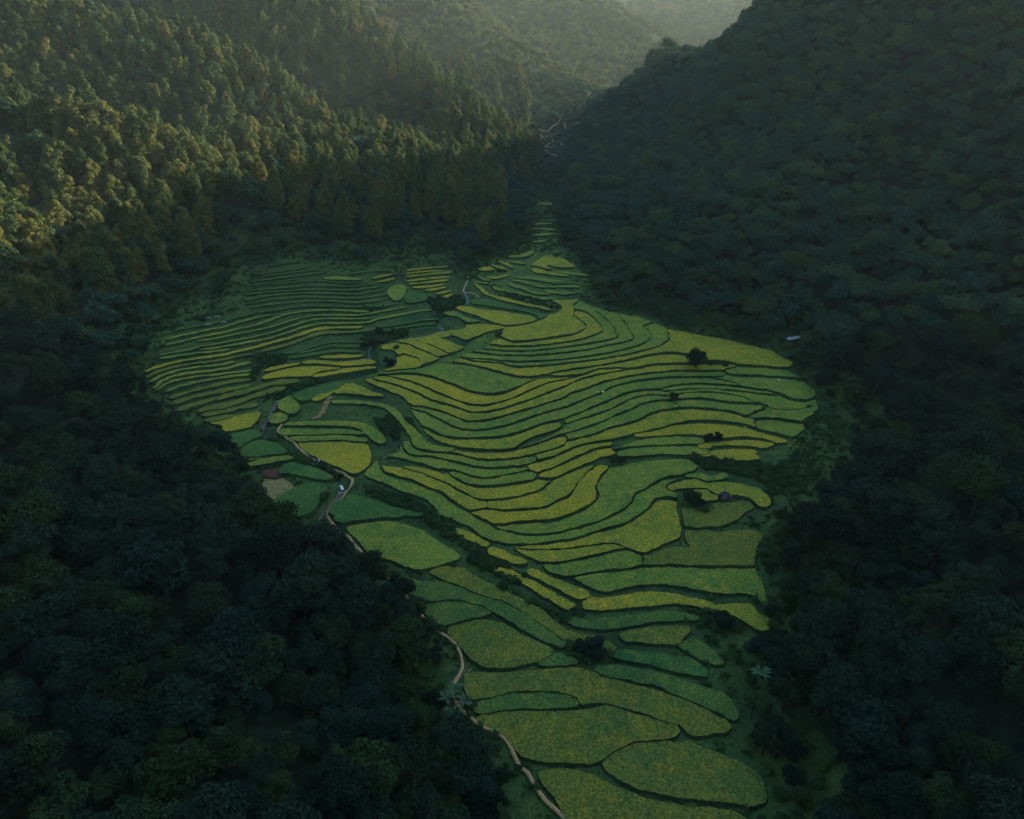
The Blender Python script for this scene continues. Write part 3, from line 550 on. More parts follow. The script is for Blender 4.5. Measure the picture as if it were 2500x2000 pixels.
# ---------------------------------------------------------------- fields: flood the fan of terraces between its bunds
def flood_fields():
    x0,y0,x1,y1=780,690,2070,1530; W=x1-x0; H=y1-y0
    wall=np.zeros((H,W),bool)
    for w,o in LINES:
        p=smooth(px(o),step=1.0)
        g=unproj(p[::8],base0); dd=np.interp(np.arange(len(p)),np.arange(len(p))[::8],project(g)[1])
        for (x,y),d in zip(p,dd):
            r=max(1.05,1.2*w*300/d); xi,yi=x-x0,y-y0; k=int(r)+1
            a,b=max(0,int(xi)-k),min(W,int(xi)+k+2); c,e=max(0,int(yi)-k),min(H,int(yi)+k+2)
            if a>=b or c>=e: continue
            Yg,Xg=np.ogrid[c:e,a:b]; wall[c:e,a:b]|=(Xg-xi)**2+(Yg-yi)**2<=r*r
    lab=np.zeros((H,W),np.int32); lab[wall]=-1; out=[]
    for n,(c,o,l) in enumerate(SEEDS):
        s=px(o)[0]; sx,sy=int(s[0]-x0),int(s[1]-y0)
        if lab[sy,sx]!=0: print('SEED CLASH',n,o,l,lab[sy,sx]); continue
        idx=n+1; stack=[(sx,sy)]
        while stack:                                   # scanline flood
            x,y=stack.pop()
            if lab[y,x]!=0: continue
            row=lab[y]; a=x
            while a>0 and row[a-1]==0: a-=1
            b=x
            while b<W-1 and row[b+1]==0: b+=1
            row[a:b+1]=idx
            for yy in (y-1,y+1):
                if 0<=yy<H:
                    seg=lab[yy,a:b+1]==0
                    if seg.any():
                        st=np.flatnonzero(seg&~np.concatenate([[False],seg[:-1]]))
                        stack.extend((a+int(q),yy) for q in st)
        m=lab==idx; area=m.sum()
        if area>120000 or m[0].any() or m[:,0].any() or m[-1].any() or m[:,-1].any(): print('SEED LEAK',n,o,l,area)
        # outline: follow the boundary edges of the pixel mask
        P=np.pad(m,1); E={}
        ys,xs=np.nonzero(P&~np.roll(P,1,0));  [E.setdefault((a,b),[]).append((a+1,b)) for b,a in zip(ys,xs)]
        ys,xs=np.nonzero(P&~np.roll(P,-1,0)); [E.setdefault((a+1,b+1),[]).append((a,b+1)) for b,a in zip(ys,xs)]
        ys,xs=np.nonzero(P&~np.roll(P,1,1));  [E.setdefault((a,b+1),[]).append((a,b)) for b,a in zip(ys,xs)]
        ys,xs=np.nonzero(P&~np.roll(P,-1,1)); [E.setdefault((a+1,b),[]).append((a+1,b+1)) for b,a in zip(ys,xs)]
        best=[]
        while E:
            st=next(iter(E)); cur=st; loop=[]
            while cur in E:
                loop.append(cur); nx=E[cur].pop(); 
                if not E[cur]: del E[cur]
                cur=nx
                if cur==st: break
            if len(loop)>len(best): best=loop
        q=np.array(best,float)+(x0-1,y0-1)
        k=np.array([1,2,3,4,3,2,1.])/16; 
        for rep in range(2):
            e=np.concatenate([q[-3:],q,q[:3]]); q=np.stack([np.convolve(e[:,i],k,'valid') for i in (0,1)],1)
        q=q[::4]
        out.append((c,q,l))
    return out
def ribbon(o,w):
    s=CROP[o.split()[0]][2]; p=smooth(px(o),step=4.0)
    t=np.gradient(p,axis=0); t/=np.hypot(t[:,0],t[:,1])[:,None]+1e-9; n=np.stack([-t[:,1],t[:,0]],1)
    u=np.linspace(0,1,len(p)); L=len(p)
    f=np.minimum(1,np.sqrt(np.clip(np.minimum(np.arange(L),np.arange(L)[::-1])/4.0,0.02,1)))
    f=f*(1+0.22*np.sin(u*L*0.21+w)+0.12*np.sin(u*L*0.53+1.7*w))
    r=(w/2/s*f)[:,None]
    return np.concatenate([p+n*r,(p-n*r)[::-1]])
fields=[]
for c,q,l in flood_fields(): fields.append((c,q,l,'rice paddies of the central fan'))
for c,o,l in POLYS: fields.append((c,smooth(px(o),True,5.0),l,'rice paddies around the fan'))
def strip_place(o):
    x,y=px(o).mean(0)
    if y>1030 : return None
    if x<905 and o.split()[0] in 'HU': return 'left hillside terraces'
    if x<1105 and y<760 and x>980-60 and x<1110 and o.split()[0]=='G' and px(o)[0][0]<1120: return 'small terrace block beside the upper stream'
    return 'upper terraces'
cnt={}
SN={'q':'dim olive','g':'green','e':'dim green','o':'olive','y':'golden','d':'deep green'}
order=sorted(range(len(STRIPS)),key=lambda i: px(STRIPS[i][2])[:,1].mean())
names={}
ORD=['first','second','third','fourth','fifth','sixth','seventh','eighth','ninth','tenth','eleventh','twelfth']
for i in order:
    c,w,o=STRIPS[i]; p=px(o); x,y=p.mean(0)
    if x>1100: area='upper terraces below the valley neck'
    elif x>960 and y<760: area='small terrace block left of the upper stream'
    elif p[:,0].max()<625: area='lower left end of the left hillside'
    elif x<905 and y>870: area='foot of the left hillside'
    elif x<905 and p[:,0].min()<520: area='left hillside crossing from its left edge'
    else: area='upper right part of the left hillside'
    k=(area,c); cnt[k]=cnt.get(k,0)+1; names[i]=(f"{ORD[min(cnt[k]-1,11)]} {SN[c]} strip from the top, {area}",area)
for i,(c,w,o) in enumerate(STRIPS): fields.append((c,ribbon(o,w*(1.35 if o[0]=='V' else 1.15)),names[i][0],'thin terrace strips, '+names[i][1]))
print('fields',len(fields),round(time.time()-T0,1))
# ---------------------------------------------------------------- terraced ground
GR=0.6; GX0,GX1,GY0,GY1=-200.0,170.0,60.0,640.0
gx=np.arange(GX0,GX1+.01,GR); gy=np.arange(GY0,GY1+.01,GR); GXX,GYY=np.meshgrid(gx,gy)
def coarse(fn,xs,ys,k=6):
    cx=xs[::k]; cy=ys[::k]; cx=np.append(cx,xs[-1]) if cx[-1]<xs[-1] else cx; cy=np.append(cy,ys[-1]) if cy[-1]<ys[-1] else cy
    A=fn(*np.meshgrid(cx,cy)); B=np.stack([np.interp(xs,cx,r) for r in A]); return np.stack([np.interp(ys,cy,B[:,i]) for i in range(B.shape[1])],1)
BASE=coarse(base0,gx,gy)
def box(a,r):
    for ax in (0,1):
        c=np.cumsum(np.concatenate([np.zeros_like(a.take([0],ax)),a],ax),ax); n=a.shape[ax]
        i=np.arange(n); hi=np.minimum(i+r+1,n); lo=np.maximum(i-r,0)
        a=c.take(hi,ax)-c.take(lo,ax)
    return a
def sample(A,x,y,ox=GX0,oy=GY0):
    i=np.clip((x-ox)/GR,0,A.shape[1]-1.001); j=np.clip((y-oy)/GR,0,A.shape[0]-1.001); a=i.astype(int); b=j.astype(int); fx=i-a; fy=j-b
    return (A[b,a]*(1-fx)+A[b,a+1]*fx)*(1-fy)+(A[b+1,a]*(1-fx)+A[b+1,a+1]*fx)*fy
GROUND=BASE.copy(); OWN=np.zeros(BASE.shape,np.int32)
FIELD=[]
for n,(c,q,l,grp) in enumerate(fields):
    isflood='fan' in grp and 'around' not in grp
    lift=0.75 if not isflood else 0.35
    P=unproj(q,lambda X,Y:base0(X,Y)+lift)[:,:2]
    d=np.hypot(*(P-np.roll(P,1,0)).T); 
    keep=[0]
    for i in range(1,len(P)):
        if np.hypot(*(P[i]-P[keep[-1]]))>0.45: keep.append(i)
    P=P[keep]
    if len(P)<6: continue
    if not isflood:
        t=np.roll(P,-1,0)-np.roll(P,1,0); t=np.stack([t[:,1],-t[:,0]],1)/(np.hypot(t[:,0],t[:,1])[:,None]+1e-9); ar=(P[:,0]*np.roll(P[:,1],-1)-np.roll(P[:,0],-1)*P[:,1]).sum()
        P=P+t*np.sign(ar)*(0.35 if grp.startswith('thin') else 0.6)
    P=P+(hash2(np.round(P*50).astype(int)[:,0],np.round(P*50).astype(int)[:,1],n)[:,None]-.5)*0.22
    P=P+np.stack([vnoise(P[:,0],P[:,1],2.6,n+3),vnoise(P[:,0],P[:,1],2.6,n+4)],1)*0.7
    ix0=max(0,int((P[:,0].min()-GX0)/GR)-6); ix1=min(len(gx),int((P[:,0].max()-GX0)/GR)+8); iy0=max(0,int((P[:,1].min()-GY0)/GR)-6); iy1=min(len(gy),int((P[:,1].max()-GY0)/GR)+8)
    if ix1-ix0<4 or iy1-iy0<4: continue
    X,Y=GXX[iy0:iy1,ix0:ix1],GYY[iy0:iy1,ix0:ix1]; m=inside(P,X,Y)
    B=BASE[iy0:iy1,ix0:ix1]
    if m.sum()<3: m=segdist(P,X,Y,True)[0]<GR
    w=m.astype(float); v=B*w; 
    for R in (9,9,7): w=box(w,R); v=box(v,R)
    Hc=np.where(w>1e-6,v/np.maximum(w,1e-9),B)
    GROUND[iy0:iy1,ix0:ix1][m]=Hc[m]-0.12; OWN[iy0:iy1,ix0:ix1][m]=n+1
    FIELD.append((n,c,P,Hc,(gx[ix0],gy[iy0]),l,grp))
# soften the free ground between the terraces
free=OWN==0; A=GROUND.copy()
for k in range(2):
    S=box(A,1)/box(np.ones_like(A),1); A=np.where(free,S,A)
GROUND=A
STREAM=smooth(unproj(px('G 1150,180 1050,240 1020,300 1000,370 1040,450 1010,520 800,600 700,700 780,780 600,820 400,850 150,900 0,1000 60,1180 U 1720,1520 1400,1600 1000,1660 S 560,130 480,200 420,280 350,370 300,460 268,560 300,620 380,655 500,760 580,815 700,870 800,915 900,950 1000,990 1050,1050 1080,1110 1100,1160 1080,1200 1030,1260 960,1340 880,1430 830,1500 780,1600'),base0)[:,:2],False,2.0)
d,_,_=segdist(STREAM,GXX,GYY)
cut=-1.5*np.clip(1-d/3.2,0,1)**0.7; GROUND=np.where(OWN==0,GROUND+cut,GROUND)
GROUND+=np.where(OWN==0,(0.35*vnoise(GXX,GYY,2.2,7)+0.25*vnoise(GXX,GYY,1.0,8)),0)
rim_d=segdist(RIMP,GXX,GYY,True)[0]; rim_in=inside(RIMP,GXX,GYY)
HB=coarse(lambda X,Y:hill(X,Y),gx,gy,4)
GROUND=np.where(rim_in,GROUND,GROUND+(HB-BASE))
keepcell=rim_in|(rim_d<16)
ny,nx=GXX.shape; idx=np.arange(nx*ny).reshape(ny,nx)
F=np.stack([idx[:-1,:-1],idx[:-1,1:],idx[1:,1:],idx[1:,:-1]],-1); kc=keepcell[:-1,:-1]&keepcell[1:,1:]; F=F[kc]
used=np.zeros(nx*ny,bool); used[F.ravel()]=True; remap=np.cumsum(used)-1
V=np.stack([GXX.ravel(),GYY.ravel(),GROUND.ravel()],1)[used]
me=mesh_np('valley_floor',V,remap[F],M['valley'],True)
GA=np.clip(0.22+0.5*vnoise(GXX,GYY,9,61)+0.25*vnoise(GXX,GYY,3,62),0,0.5)
for st,o_ in GRASS: GA=np.maximum(GA,st*inside(smooth(unproj(px(o_),base0)[:,:2],True,3.0),GXX,GYY))
GA=box(box(GA,1),1)/box(box(np.ones_like(GA),1),1); at_=me.attributes.new('grass','FLOAT','POINT'); at_.data.foreach_set('value',GA.ravel()[used].astype(np.float32))
o=obj('valley_ground',me); tag(o,kind='structure')
def groundz(x,y):
    """height of the walkable ground anywhere"""
    x=np.asarray(x,float); y=np.asarray(y,float)
    g=sample(GROUND,np.atleast_1d(x),np.atleast_1d(y)); xx=np.atleast_1d(x); yy=np.atleast_1d(y); i,j=((xx-GX0)/GR).astype(int),((yy-GY0)/GR).astype(int)
    inn=(i>0)&(i<GXX.shape[1]-1)&(j>0)&(j<GXX.shape[0]-1)
    if not inn.all(): g[~inn]=hill(xx[~inn],yy[~inn])
    return g.reshape(x.shape)
# hills: three nested sheets, finer close by, each dropping below the valley sheet inside the rim
def hill_sheet(name,x0,x1,y0,y1,st,hole=None):
    xs=np.arange(x0,x1+.1,st); ys=np.arange(y0,y1+.1,st); X,Y=np.meshgrid(xs,ys); Z=hill(X,Y)
    i=inside(RIMP,X,Y); dd=segdist(RIMP,X,Y,True)[0]
    Z=Z-np.where(i,6.0,np.clip(1-(dd-4)/10,0,1)*2.2)
    idx=np.arange(X.size).reshape(X.shape); F=np.stack([idx[:-1,:-1],idx[:-1,1:],idx[1:,1:],idx[1:,:-1]],-1)
    k=np.ones(F.shape[:2],bool)
    if hole: a,b,c,e=hole; cx=(X[:-1,:-1]+X[1:,1:])/2; cy=(Y[:-1,:-1]+Y[1:,1:])/2; k=~((cx>a)&(cx<b)&(cy>c)&(cy<e))
    k&=~(i[:-1,:-1]&i[1:,1:]&(dd[:-1,:-1]>st*2)) if st<10 else True
    me=mesh_np(name,np.stack([X.ravel(),Y.ravel(),Z.ravel()],1),F[k],M['hills'],True); return tag(obj(name,me),kind='structure')
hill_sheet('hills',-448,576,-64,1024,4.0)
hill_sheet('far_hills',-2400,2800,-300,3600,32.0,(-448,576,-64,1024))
print('ground',round(time.time()-T0,1))
# ---------------------------------------------------------------- the paddies
def build_paddy(n,c,P,Hc,org,l,grp):
    lo=P.min(0); hi=P.max(0); cen=(lo+hi)/2
    near=cen[1]; st=1.0 if near<200 else (1.4 if near<380 else 2.0)
    X,Y=np.meshgrid(np.arange(lo[0],hi[0],st),np.arange(lo[1],hi[1],st)); m=inside(P,X,Y)
    q=np.stack([X[m],Y[m]],1); 
    if len(q):
        dd=segdist(P,q[:,0],q[:,1],True)[0]; q=q[dd>0.45*st]; q=q+(RNG.random(q.shape)-.5)*st*0.4
    nb=len(P); pts=[Vector(p) for p in P]+[Vector(p) for p in q]
    vo,_,fo,vi,_,_=delaunay_2d_cdt(pts,[],[list(range(nb))],1,1e-4)
    V=np.array([(v.x,v.y) for v in vo]); 
    if len(fo)<2: return
    z=sample(Hc,V[:,0],V[:,1],*org)
    crop={'s':0.15,'b':0.02}.get(c,0.72)
    z=z+crop+ (0.22*vnoise(V[:,0],V[:,1],2.4,n+20)+0.25*vnoise(V[:,0],V[:,1],0.9,n+21))*(1 if crop>0.3 else 0.3)
    org3=Vector((cen[0],cen[1],float(z.mean())))
    top=np.column_stack([V-cen,z-org3.z])
    tri=[]
    for f in fo:
        for k in range(1,len(f)-1): tri.append((f[0],f[k],f[k+1]))
    me=mesh_np('rice_crop',top,np.array(tri),M[c],True)
    kind={'s':('stubble_patch','field'),'b':('bare_plot','field')}.get(c,('rice_paddy','rice paddy'))
    o=obj(kind[0],me,loc=org3); tag(o,l,kind[1],grp)
    # bank: the grassed riser under the crop's edge
    ek={}
    for a,b,cc in tri:
        for e in ((a,b),(b,cc),(cc,a)): ek[e]=1
    E=np.array([e for e in ek if (e[1],e[0]) not in ek]); 
    used=np.unique(E); rm={v:i for i,v in enumerate(used)}; T=top[used]; nrm=np.zeros((len(used),2))
    for a,b in E:
        t=top[b,:2]-top[a,:2]; t=np.array([t[1],-t[0]])/(np.hypot(*t)+1e-9); nrm[rm[a]]+=t; nrm[rm[b]]+=t
    nrm/=np.hypot(nrm[:,0],nrm[:,1])[:,None]+1e-9; h=crop
    rows=[T+[0,0,-0.03],np.column_stack([T[:,:2]+nrm*0.14,T[:,2]-h*0.6]),np.column_stack([T[:,:2]+nrm*0.30,T[:,2]-h-0.15]),np.column_stack([T[:,:2]+nrm*0.75,T[:,2]-h-1.3])]
    BV=np.concatenate(rows); m_=len(used); BF=[]
    for a,b in E:
        a,b=rm[a],rm[b]
        for r in range(3): BF.append((b+r*m_,a+r*m_,a+(r+1)*m_,b+(r+1)*m_))
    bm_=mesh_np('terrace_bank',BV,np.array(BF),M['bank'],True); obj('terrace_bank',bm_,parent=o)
for f in FIELD: build_paddy(*f)
print('paddies',round(time.time()-T0,1))
# ---------------------------------------------------------------- vegetation
def leaf_cloud(cent,rad,n,size,rng,flat=0.6,up=0.35):
    """n leaf sprays scattered near the surface of clumps (cent, rad)"""
    k=rng.integers(0,len(cent),n); d=rng.normal(size=(n,3)); d[:,2]=np.abs(d[:,2])*0.9-0.25; d/=np.linalg.norm(d,axis=1)[:,None]
    r=rad[k][:,None]*(0.62+0.45*rng.random((n,1))); P=cent[k]+d*r*np.array([1,1,flat+0.2])
    nr=d+rng.normal(size=(n,3))*0.55; nr[:,2]+=up; nr/=np.linalg.norm(nr,axis=1)[:,None]
    t=np.cross(nr,rng.normal(size=(n,3))); t/=np.linalg.norm(t,axis=1)[:,None]; b=np.cross(nr,t)
    s=size*(0.6+0.8*rng.random((n,1))); a=s*t; c=s*0.62*b
    V=np.stack([P-a,P-c*0.9+nr*s*0.18,P+a,P+c],1).reshape(-1,3); F=np.arange(n*4).reshape(n,4)
    return V,F
def tube(path,radii,seg=6):
    V=[];F=[]
    path=np.array(path,float)
    for i,(p,r) in enumerate(zip(path,radii)):
        t=path[min(i+1,len(path)-1)]-path[max(i-1,0)]; t/=np.linalg.norm(t)+1e-9
        a=np.cross(t,[0.3,1,0.1]); a/=np.linalg.norm(a); b=np.cross(t,a)
        for k in range(seg):
            an=2*math.pi*k/seg; V.append(p+r*(math.cos(an)*a+math.sin(an)*b))
    for i in range(len(path)-1):
        for k in range(seg):
            F.append((i*seg+k,i*seg+(k+1)%seg,(i+1)*seg+(k+1)%seg,(i+1)*seg+k))
    V.append(path[-1]); V.append(path[0]); n=len(V)
    for k in range(seg): F.append(((len(path)-1)*seg+k,(len(path)-1)*seg+(k+1)%seg,n-2,n-2)); F.append((k,n-1,n-1,(k+1)%seg))
    return np.array(V),np.array(F)
def join(parts):
    V=[];F=[];o=0
    for v,f in parts: V.append(v);F.append(np.asarray(f)+o);o+=len(v)
    return np.concatenate(V),np.concatenate(F)
def clean(name,V,F,mat,smooth=False):
    """quads with a repeated corner become triangles"""
    me=bpy.data.meshes.new(name); me.from_pydata([tuple(v) for v in V],[],[tuple(dict.fromkeys(int(i) for i in f)) for f in F]); me.materials.append(mat)
    if smooth: me.polygons.foreach_set('use_smooth',np.ones(len(me.polygons),bool))
    me.update(); return me
def crown_shape(kind,rng,H,W,lod):
    cent=[];rad=[]
    if kind=='round':
        n=int(16+rng.integers(0,8)); 
        for i in range(n):
            a=rng.random()*6.283; rr=math.sqrt(rng.random())*0.36*W; z=H*(0.45+0.42*rng.random()*(1-(rr/(0.40*W))**2*0.6)+0.02)
            cent.append((rr*math.cos(a),rr*math.sin(a),z)); rad.append(W*(0.13+0.10*rng.random()))
        cent.append((0,0,H*0.60)); rad.append(W*0.26)
    elif kind=='tall':
        n=int(15+rng.integers(0,6))
        for i in range(n):
            u=i/n; z=H*(0.22+0.74*u); w=0.34*W*math.sin(math.pi*min(1,0.25+0.72*u))**0.8*(0.6+0.5*rng.random()); a=rng.random()*6.283
            cent.append((w*0.8*math.cos(a),w*0.8*math.sin(a),z)); rad.append(W*(0.15+0.09*rng.random())*(1.15-0.55*u))
    elif kind=='shrub':
        for i in range(8):
            a=rng.random()*6.283; rr=rng.random()*0.33*W; cent.append((rr*math.cos(a),rr*math.sin(a),H*(0.25+0.4*rng.random()))); rad.append(W*(0.14+0.12*rng.random()))
    return np.array(cent),np.array(rad)
def make_crown(kind,seed,H,W,nleaf,size):
    rng=np.random.default_rng(seed); c,r=crown_shape(kind,rng,H,W,0)
    parts=[leaf_cloud(c,r,nleaf,size,rng,0.75 if kind!='tall' else 1.1)]
    if kind!='shrub':
        for i in rng.choice(len(c),min(6,len(c)),replace=False):
            s=np.array([0,0,H*0.30]); parts.append(tube([s,(s+c[i])/2+[0,0,-.3],c[i]],[W*0.018,W*0.011,0.03],4))
    V,F=join(parts); return V,F
def make_trunk(H,W,seed):
    rng=np.random.default_rng(seed+99); j=rng.normal(size=(4,2))*0.15
    p=[(0,0,-1.2),(j[0,0],j[0,1],H*0.2),(j[1,0]*1.5,j[1,1]*1.5,H*0.42),(j[2,0]*2,j[2,1]*2,H*0.68)]
    return tube(p,[W*0.045,W*0.034,W*0.024,W*0.01],7)
PROTO={}
def proto(key,kind,nvar,H,W,nleaf,size,mat):
    L=[]
    for v in range(nvar):
        h=H*(0.9+0.2*((v*37)%5)/4); w=W*(0.88+0.24*((v*53)%4)/3)
        V,F=make_crown(kind,1000+v*17+len(PROTO)*131,h,w,nleaf,size); cm=clean(key+'_crown',V,F,M[mat])
        V,F=make_trunk(h,w,v); tm=clean(key+'_trunk',V,F,M['bark'],True); L.append((cm,tm,h,w))
    PROTO[key]=L
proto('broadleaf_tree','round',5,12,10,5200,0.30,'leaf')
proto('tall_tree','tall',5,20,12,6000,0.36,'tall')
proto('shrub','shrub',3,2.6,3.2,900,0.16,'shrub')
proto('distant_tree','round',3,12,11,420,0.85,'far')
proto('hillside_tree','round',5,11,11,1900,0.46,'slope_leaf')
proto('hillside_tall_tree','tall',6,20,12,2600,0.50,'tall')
LIMIT=300
def scatter():
    out={k:[] for k in PROTO}
    def grid(x0,x1,y0,y1,st,seed):
        X,Y=np.meshgrid(np.arange(x0,x1,st),np.arange(y0,y1,st)); X=X.ravel();Y=Y.ravel()
        i=np.round(X*10).astype(int); j=np.round(Y*10).astype(int)
        X=X+(hash2(i,j,seed)-.5)*st*0.95; Y=Y+(hash2(i,j,seed+1)-.5)*st*0.95; return X,Y,hash2(i,j,seed+2),hash2(i,j,seed+3)
    zones=[(-140,330,20,330,6.2,'near'),(-400,30,330,640,7.4,'mid'),(30,560,330,640,5.6,'mid'),(-330,-140,60,330,6.8,'mid'),(330,560,60,330,6,'mid'),(-520,20,640,1060,8.4,'mid'),(20,520,640,1060,6.6,'mid'),(-1100,900,1060,2000,12.5,'far'),(-1500,1500,2000,3400,27,'vfar')]
    for x0,x1,y0,y1,st,zn in zones:
        X,Y,r1,r2=grid(x0,x1,y0,y1,st,31)
        m=~inside(RIMP,X,Y); X,Y,r1,r2=X[m],Y[m],r1[m],r2[m]
        d=np.full(X.shape,99.0) if zn in('far','vfar') else segdist(RIMP,X,Y,True)[0]
        Z=hill(X,Y)
        pb,dp=project(np.stack([X,Y,Z+6],-1)); mrg=260
        m=(pb[:,0]>-mrg)&(pb[:,0]<2500+mrg)&(pb[:,1]>-mrg-150)&(pb[:,1]<2000+mrg)&(d>1.0)&(dp>38)
        X,Y,Z,r1,r2,d,pb,dp=[a[m] for a in (X,Y,Z,r1,r2,d,pb,dp)]
        patch=vnoise(X,Y,38,77)
        for x,y,z,a,b,dd,q,dpt,pt in zip(X,Y,Z,r1,r2,d,pb,dp,patch):
            dist=math.sqrt(x*x+y*y+(z-130)**2)
            left=x<(-8 if y<620 else 25) and y>255 and z>38
            if zn=='vfar': k='distant_tree'; s=2.0+0.8*a
            elif zn=='far': k='distant_tree'; s=0.95+0.55*a
            else:
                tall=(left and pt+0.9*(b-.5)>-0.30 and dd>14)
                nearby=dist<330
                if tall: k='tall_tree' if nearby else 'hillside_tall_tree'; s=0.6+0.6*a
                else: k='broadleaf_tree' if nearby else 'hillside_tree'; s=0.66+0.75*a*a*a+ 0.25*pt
                if dd<14: s*=0.55+0.03*dd
            out[k].append((x,y,z,s,a*6.28,dist))
        if zn in('near','mid'):
            X,Y,r1,r2=grid(x0,x1,y0,y1,3.1,57); m=~inside(RIMP,X,Y); X,Y,r1=X[m],Y[m],r1[m]; d=segdist(RIMP,X,Y,True)[0]; m=(d<34)&(r1>0.25); X,Y,r1=X[m],Y[m],r1[m]; Z=hill(X,Y)
            for x,y,z,a in zip(X,Y,Z,r1): out['shrub'].append((x,y,z-0.2,0.5+0.9*a,a*40,math.sqrt(x*x+y*y+(z-130)**2)))
    # keep crowns out of the sight line to the surveyed fields
    rimd=smooth(rim_px,True,20.0)
    for k,L in out.items():
        if not L: continue
        A=np.array(L); H=PROTO[k][0][2]; W=PROTO[k][0][3]
        ok=np.ones(len(A),bool)
        for fx,fz in ((0,0.86),(-0.2,0.6),(0.2,0.6)):
            if k in('distant_tree',): break
            P=np.stack([A[:,0]+fx*W*A[:,3],A[:,1],A[:,2]+fz*H*A[:,3]],-1); q,_=project(P); ok&=~inside(rimd,q[:,0],q[:,1])
        q,_=project(A[:,:3]+[0,0,4.0]); gully=inside(px('X 880,220 1380,190 1370,330 1200,430 1190,620 1150,1000 990,1000 840,830 820,600 900,440'),q[:,0],q[:,1])
        if k!='shrub': A[gully,3]*=0.30
        out[k]=A[ok]
    return out
SC=scatter()
print({k:len(v) for k,v in SC.items()},round(time.time()-T0,1))
WORDS={'broadleaf_tree':('tree','dark rounded broadleaf tree in the shaded forest near the camera','dark broadleaf trees of the near forest'),
 'tall_tree':('tree','tall narrow pale crowned tree low on the left hillside','tall pale trees low on the left hillside'),
 'hillside_tree':('tree','dark rounded tree in the forest on the farther hillsides','dark trees on the farther hillsides'),
 'hillside_tall_tree':('tree','tall narrow ochre green tree on the lit ridges of the left hill','tall ochre trees on the left ridges'),
 'distant_tree':('tree','small hazy tree on the distant hills at the valley head','hazy trees on the distant hills'),
 'shrub':('shrub','low leafy shrub at the forest edge around the rice fields','shrubs along the forest edge')}
def plant(key,x,y,z,s,rot,var,label=None,group=None,cat=None,name=None):
    cm,tm,h,w=PROTO[key][var%len(PROTO[key])]; c0,l0,g0=WORDS[key]
    r=empty(name or key,(x,y,z),rot,s); tag(r,label or l0,cat or c0,group if group is not None or label else g0)
    obj('crown',cm,r); obj('trunk',tm,r) ; return r
def instancer(name,key,A,mat_label):
    """one object carrying all the further plants of a kind"""
    me=bpy.data.meshes.new(name); me.vertices.add(len(A)); me.vertices.foreach_set('co',A[:,:3].astype(np.float32).ravel())
    for an,ty,v in (('s','FLOAT',A[:,3]),('r','FLOAT',A[:,4]),('v','INT',(A[:,4]*97).astype(np.int32)%len(PROTO[key]))):
        at=me.attributes.new(an,ty,'POINT'); at.data.foreach_set('value',v.astype(np.float32 if ty=='FLOAT' else np.int32))
    o=obj(name,me); ng=bpy.data.node_groups.new(name,'GeometryNodeTree')
    ng.interface.new_socket('Geometry',in_out='INPUT',socket_type='NodeSocketGeometry'); ng.interface.new_socket('Geometry',in_out='OUTPUT',socket_type='NodeSocketGeometry')
    nd=ng.nodes.new; i=nd('NodeGroupInput'); ou=nd('NodeGroupOutput'); ip=nd('GeometryNodeInstanceOnPoints'); jn=nd('GeometryNodeJoinGeometry')
    for src in reversed(CROWNS[key]):
        oi=nd('GeometryNodeObjectInfo'); oi.inputs['Object'].default_value=src; oi.inputs['As Instance'].default_value=True; ng.links.new(oi.outputs['Geometry'],jn.inputs[0])
    def attr(n,t): a=nd('GeometryNodeInputNamedAttribute'); a.data_type=t; a.inputs['Name'].default_value=n; return a.outputs['Attribute']
    cx=nd('ShaderNodeCombineXYZ'); ng.links.new(attr('r','FLOAT'),cx.inputs[2])
    ng.links.new(i.outputs[0],ip.inputs['Points']); ng.links.new(jn.outputs[0],ip.inputs['Instance']); ip.inputs['Pick Instance'].default_value=True
    ng.links.new(attr('v','INT'),ip.inputs['Instance Index']); ng.links.new(cx.outputs[0],ip.inputs['Rotation']); ng.links.new(attr('s','FLOAT'),ip.inputs['Scale'])
    ng.links.new(ip.outputs[0],ou.inputs[0]); md=o.modifiers.new('scatter','NODES'); md.node_group=ng
    return tag(o,mat_label,'forest' if 'shrub' not in key else 'shrubs',kind='stuff')
CROWNS={}
for key,A in SC.items():
    if not len(A): continue
    H=PROTO[key][0][2]; size=A[:,3]*H/A[:,5]
    q,_=project(A[:,:3]+[0,0,H*0.6]); vis=(q[:,0]>0)&(q[:,0]<2500)&(q[:,1]>0)&(q[:,1]<2000)
    order=np.argsort(-(size*vis)); nI=min(LIMIT,len(A),int(vis.sum())) if key!='shrub' else 120
    if key=='distant_tree': nI=60
    src={}
    for k,i in enumerate(order[:nI]):
        x,y,z,s,r,_=A[i]; v=k%len(PROTO[key]); e=plant(key,x,y,z,s,r,v); src.setdefault(v,e.children[0])
    CROWNS[key]=[src[v] for v in sorted(src)]
    rest=A[order[nI:]]
    if len(rest): instancer({'shrub':'undergrowth'}.get(key,'forest'),key,rest,{'broadleaf_tree':'dense dark broadleaf forest filling the shaded slopes near the camera','tall_tree':'belt of tall pale trees at the foot of the left hill','hillside_tree':'dark rounded forest canopy covering the farther hillsides','hillside_tall_tree':'forest of tall ochre green trees on the lit ridges of the left hill','distant_tree':'hazy forest on the distant hills at the head of the valley','shrub':'low green undergrowth along the edge of the rice fields'}[key])
print('forest',round(time.time()-T0,1))
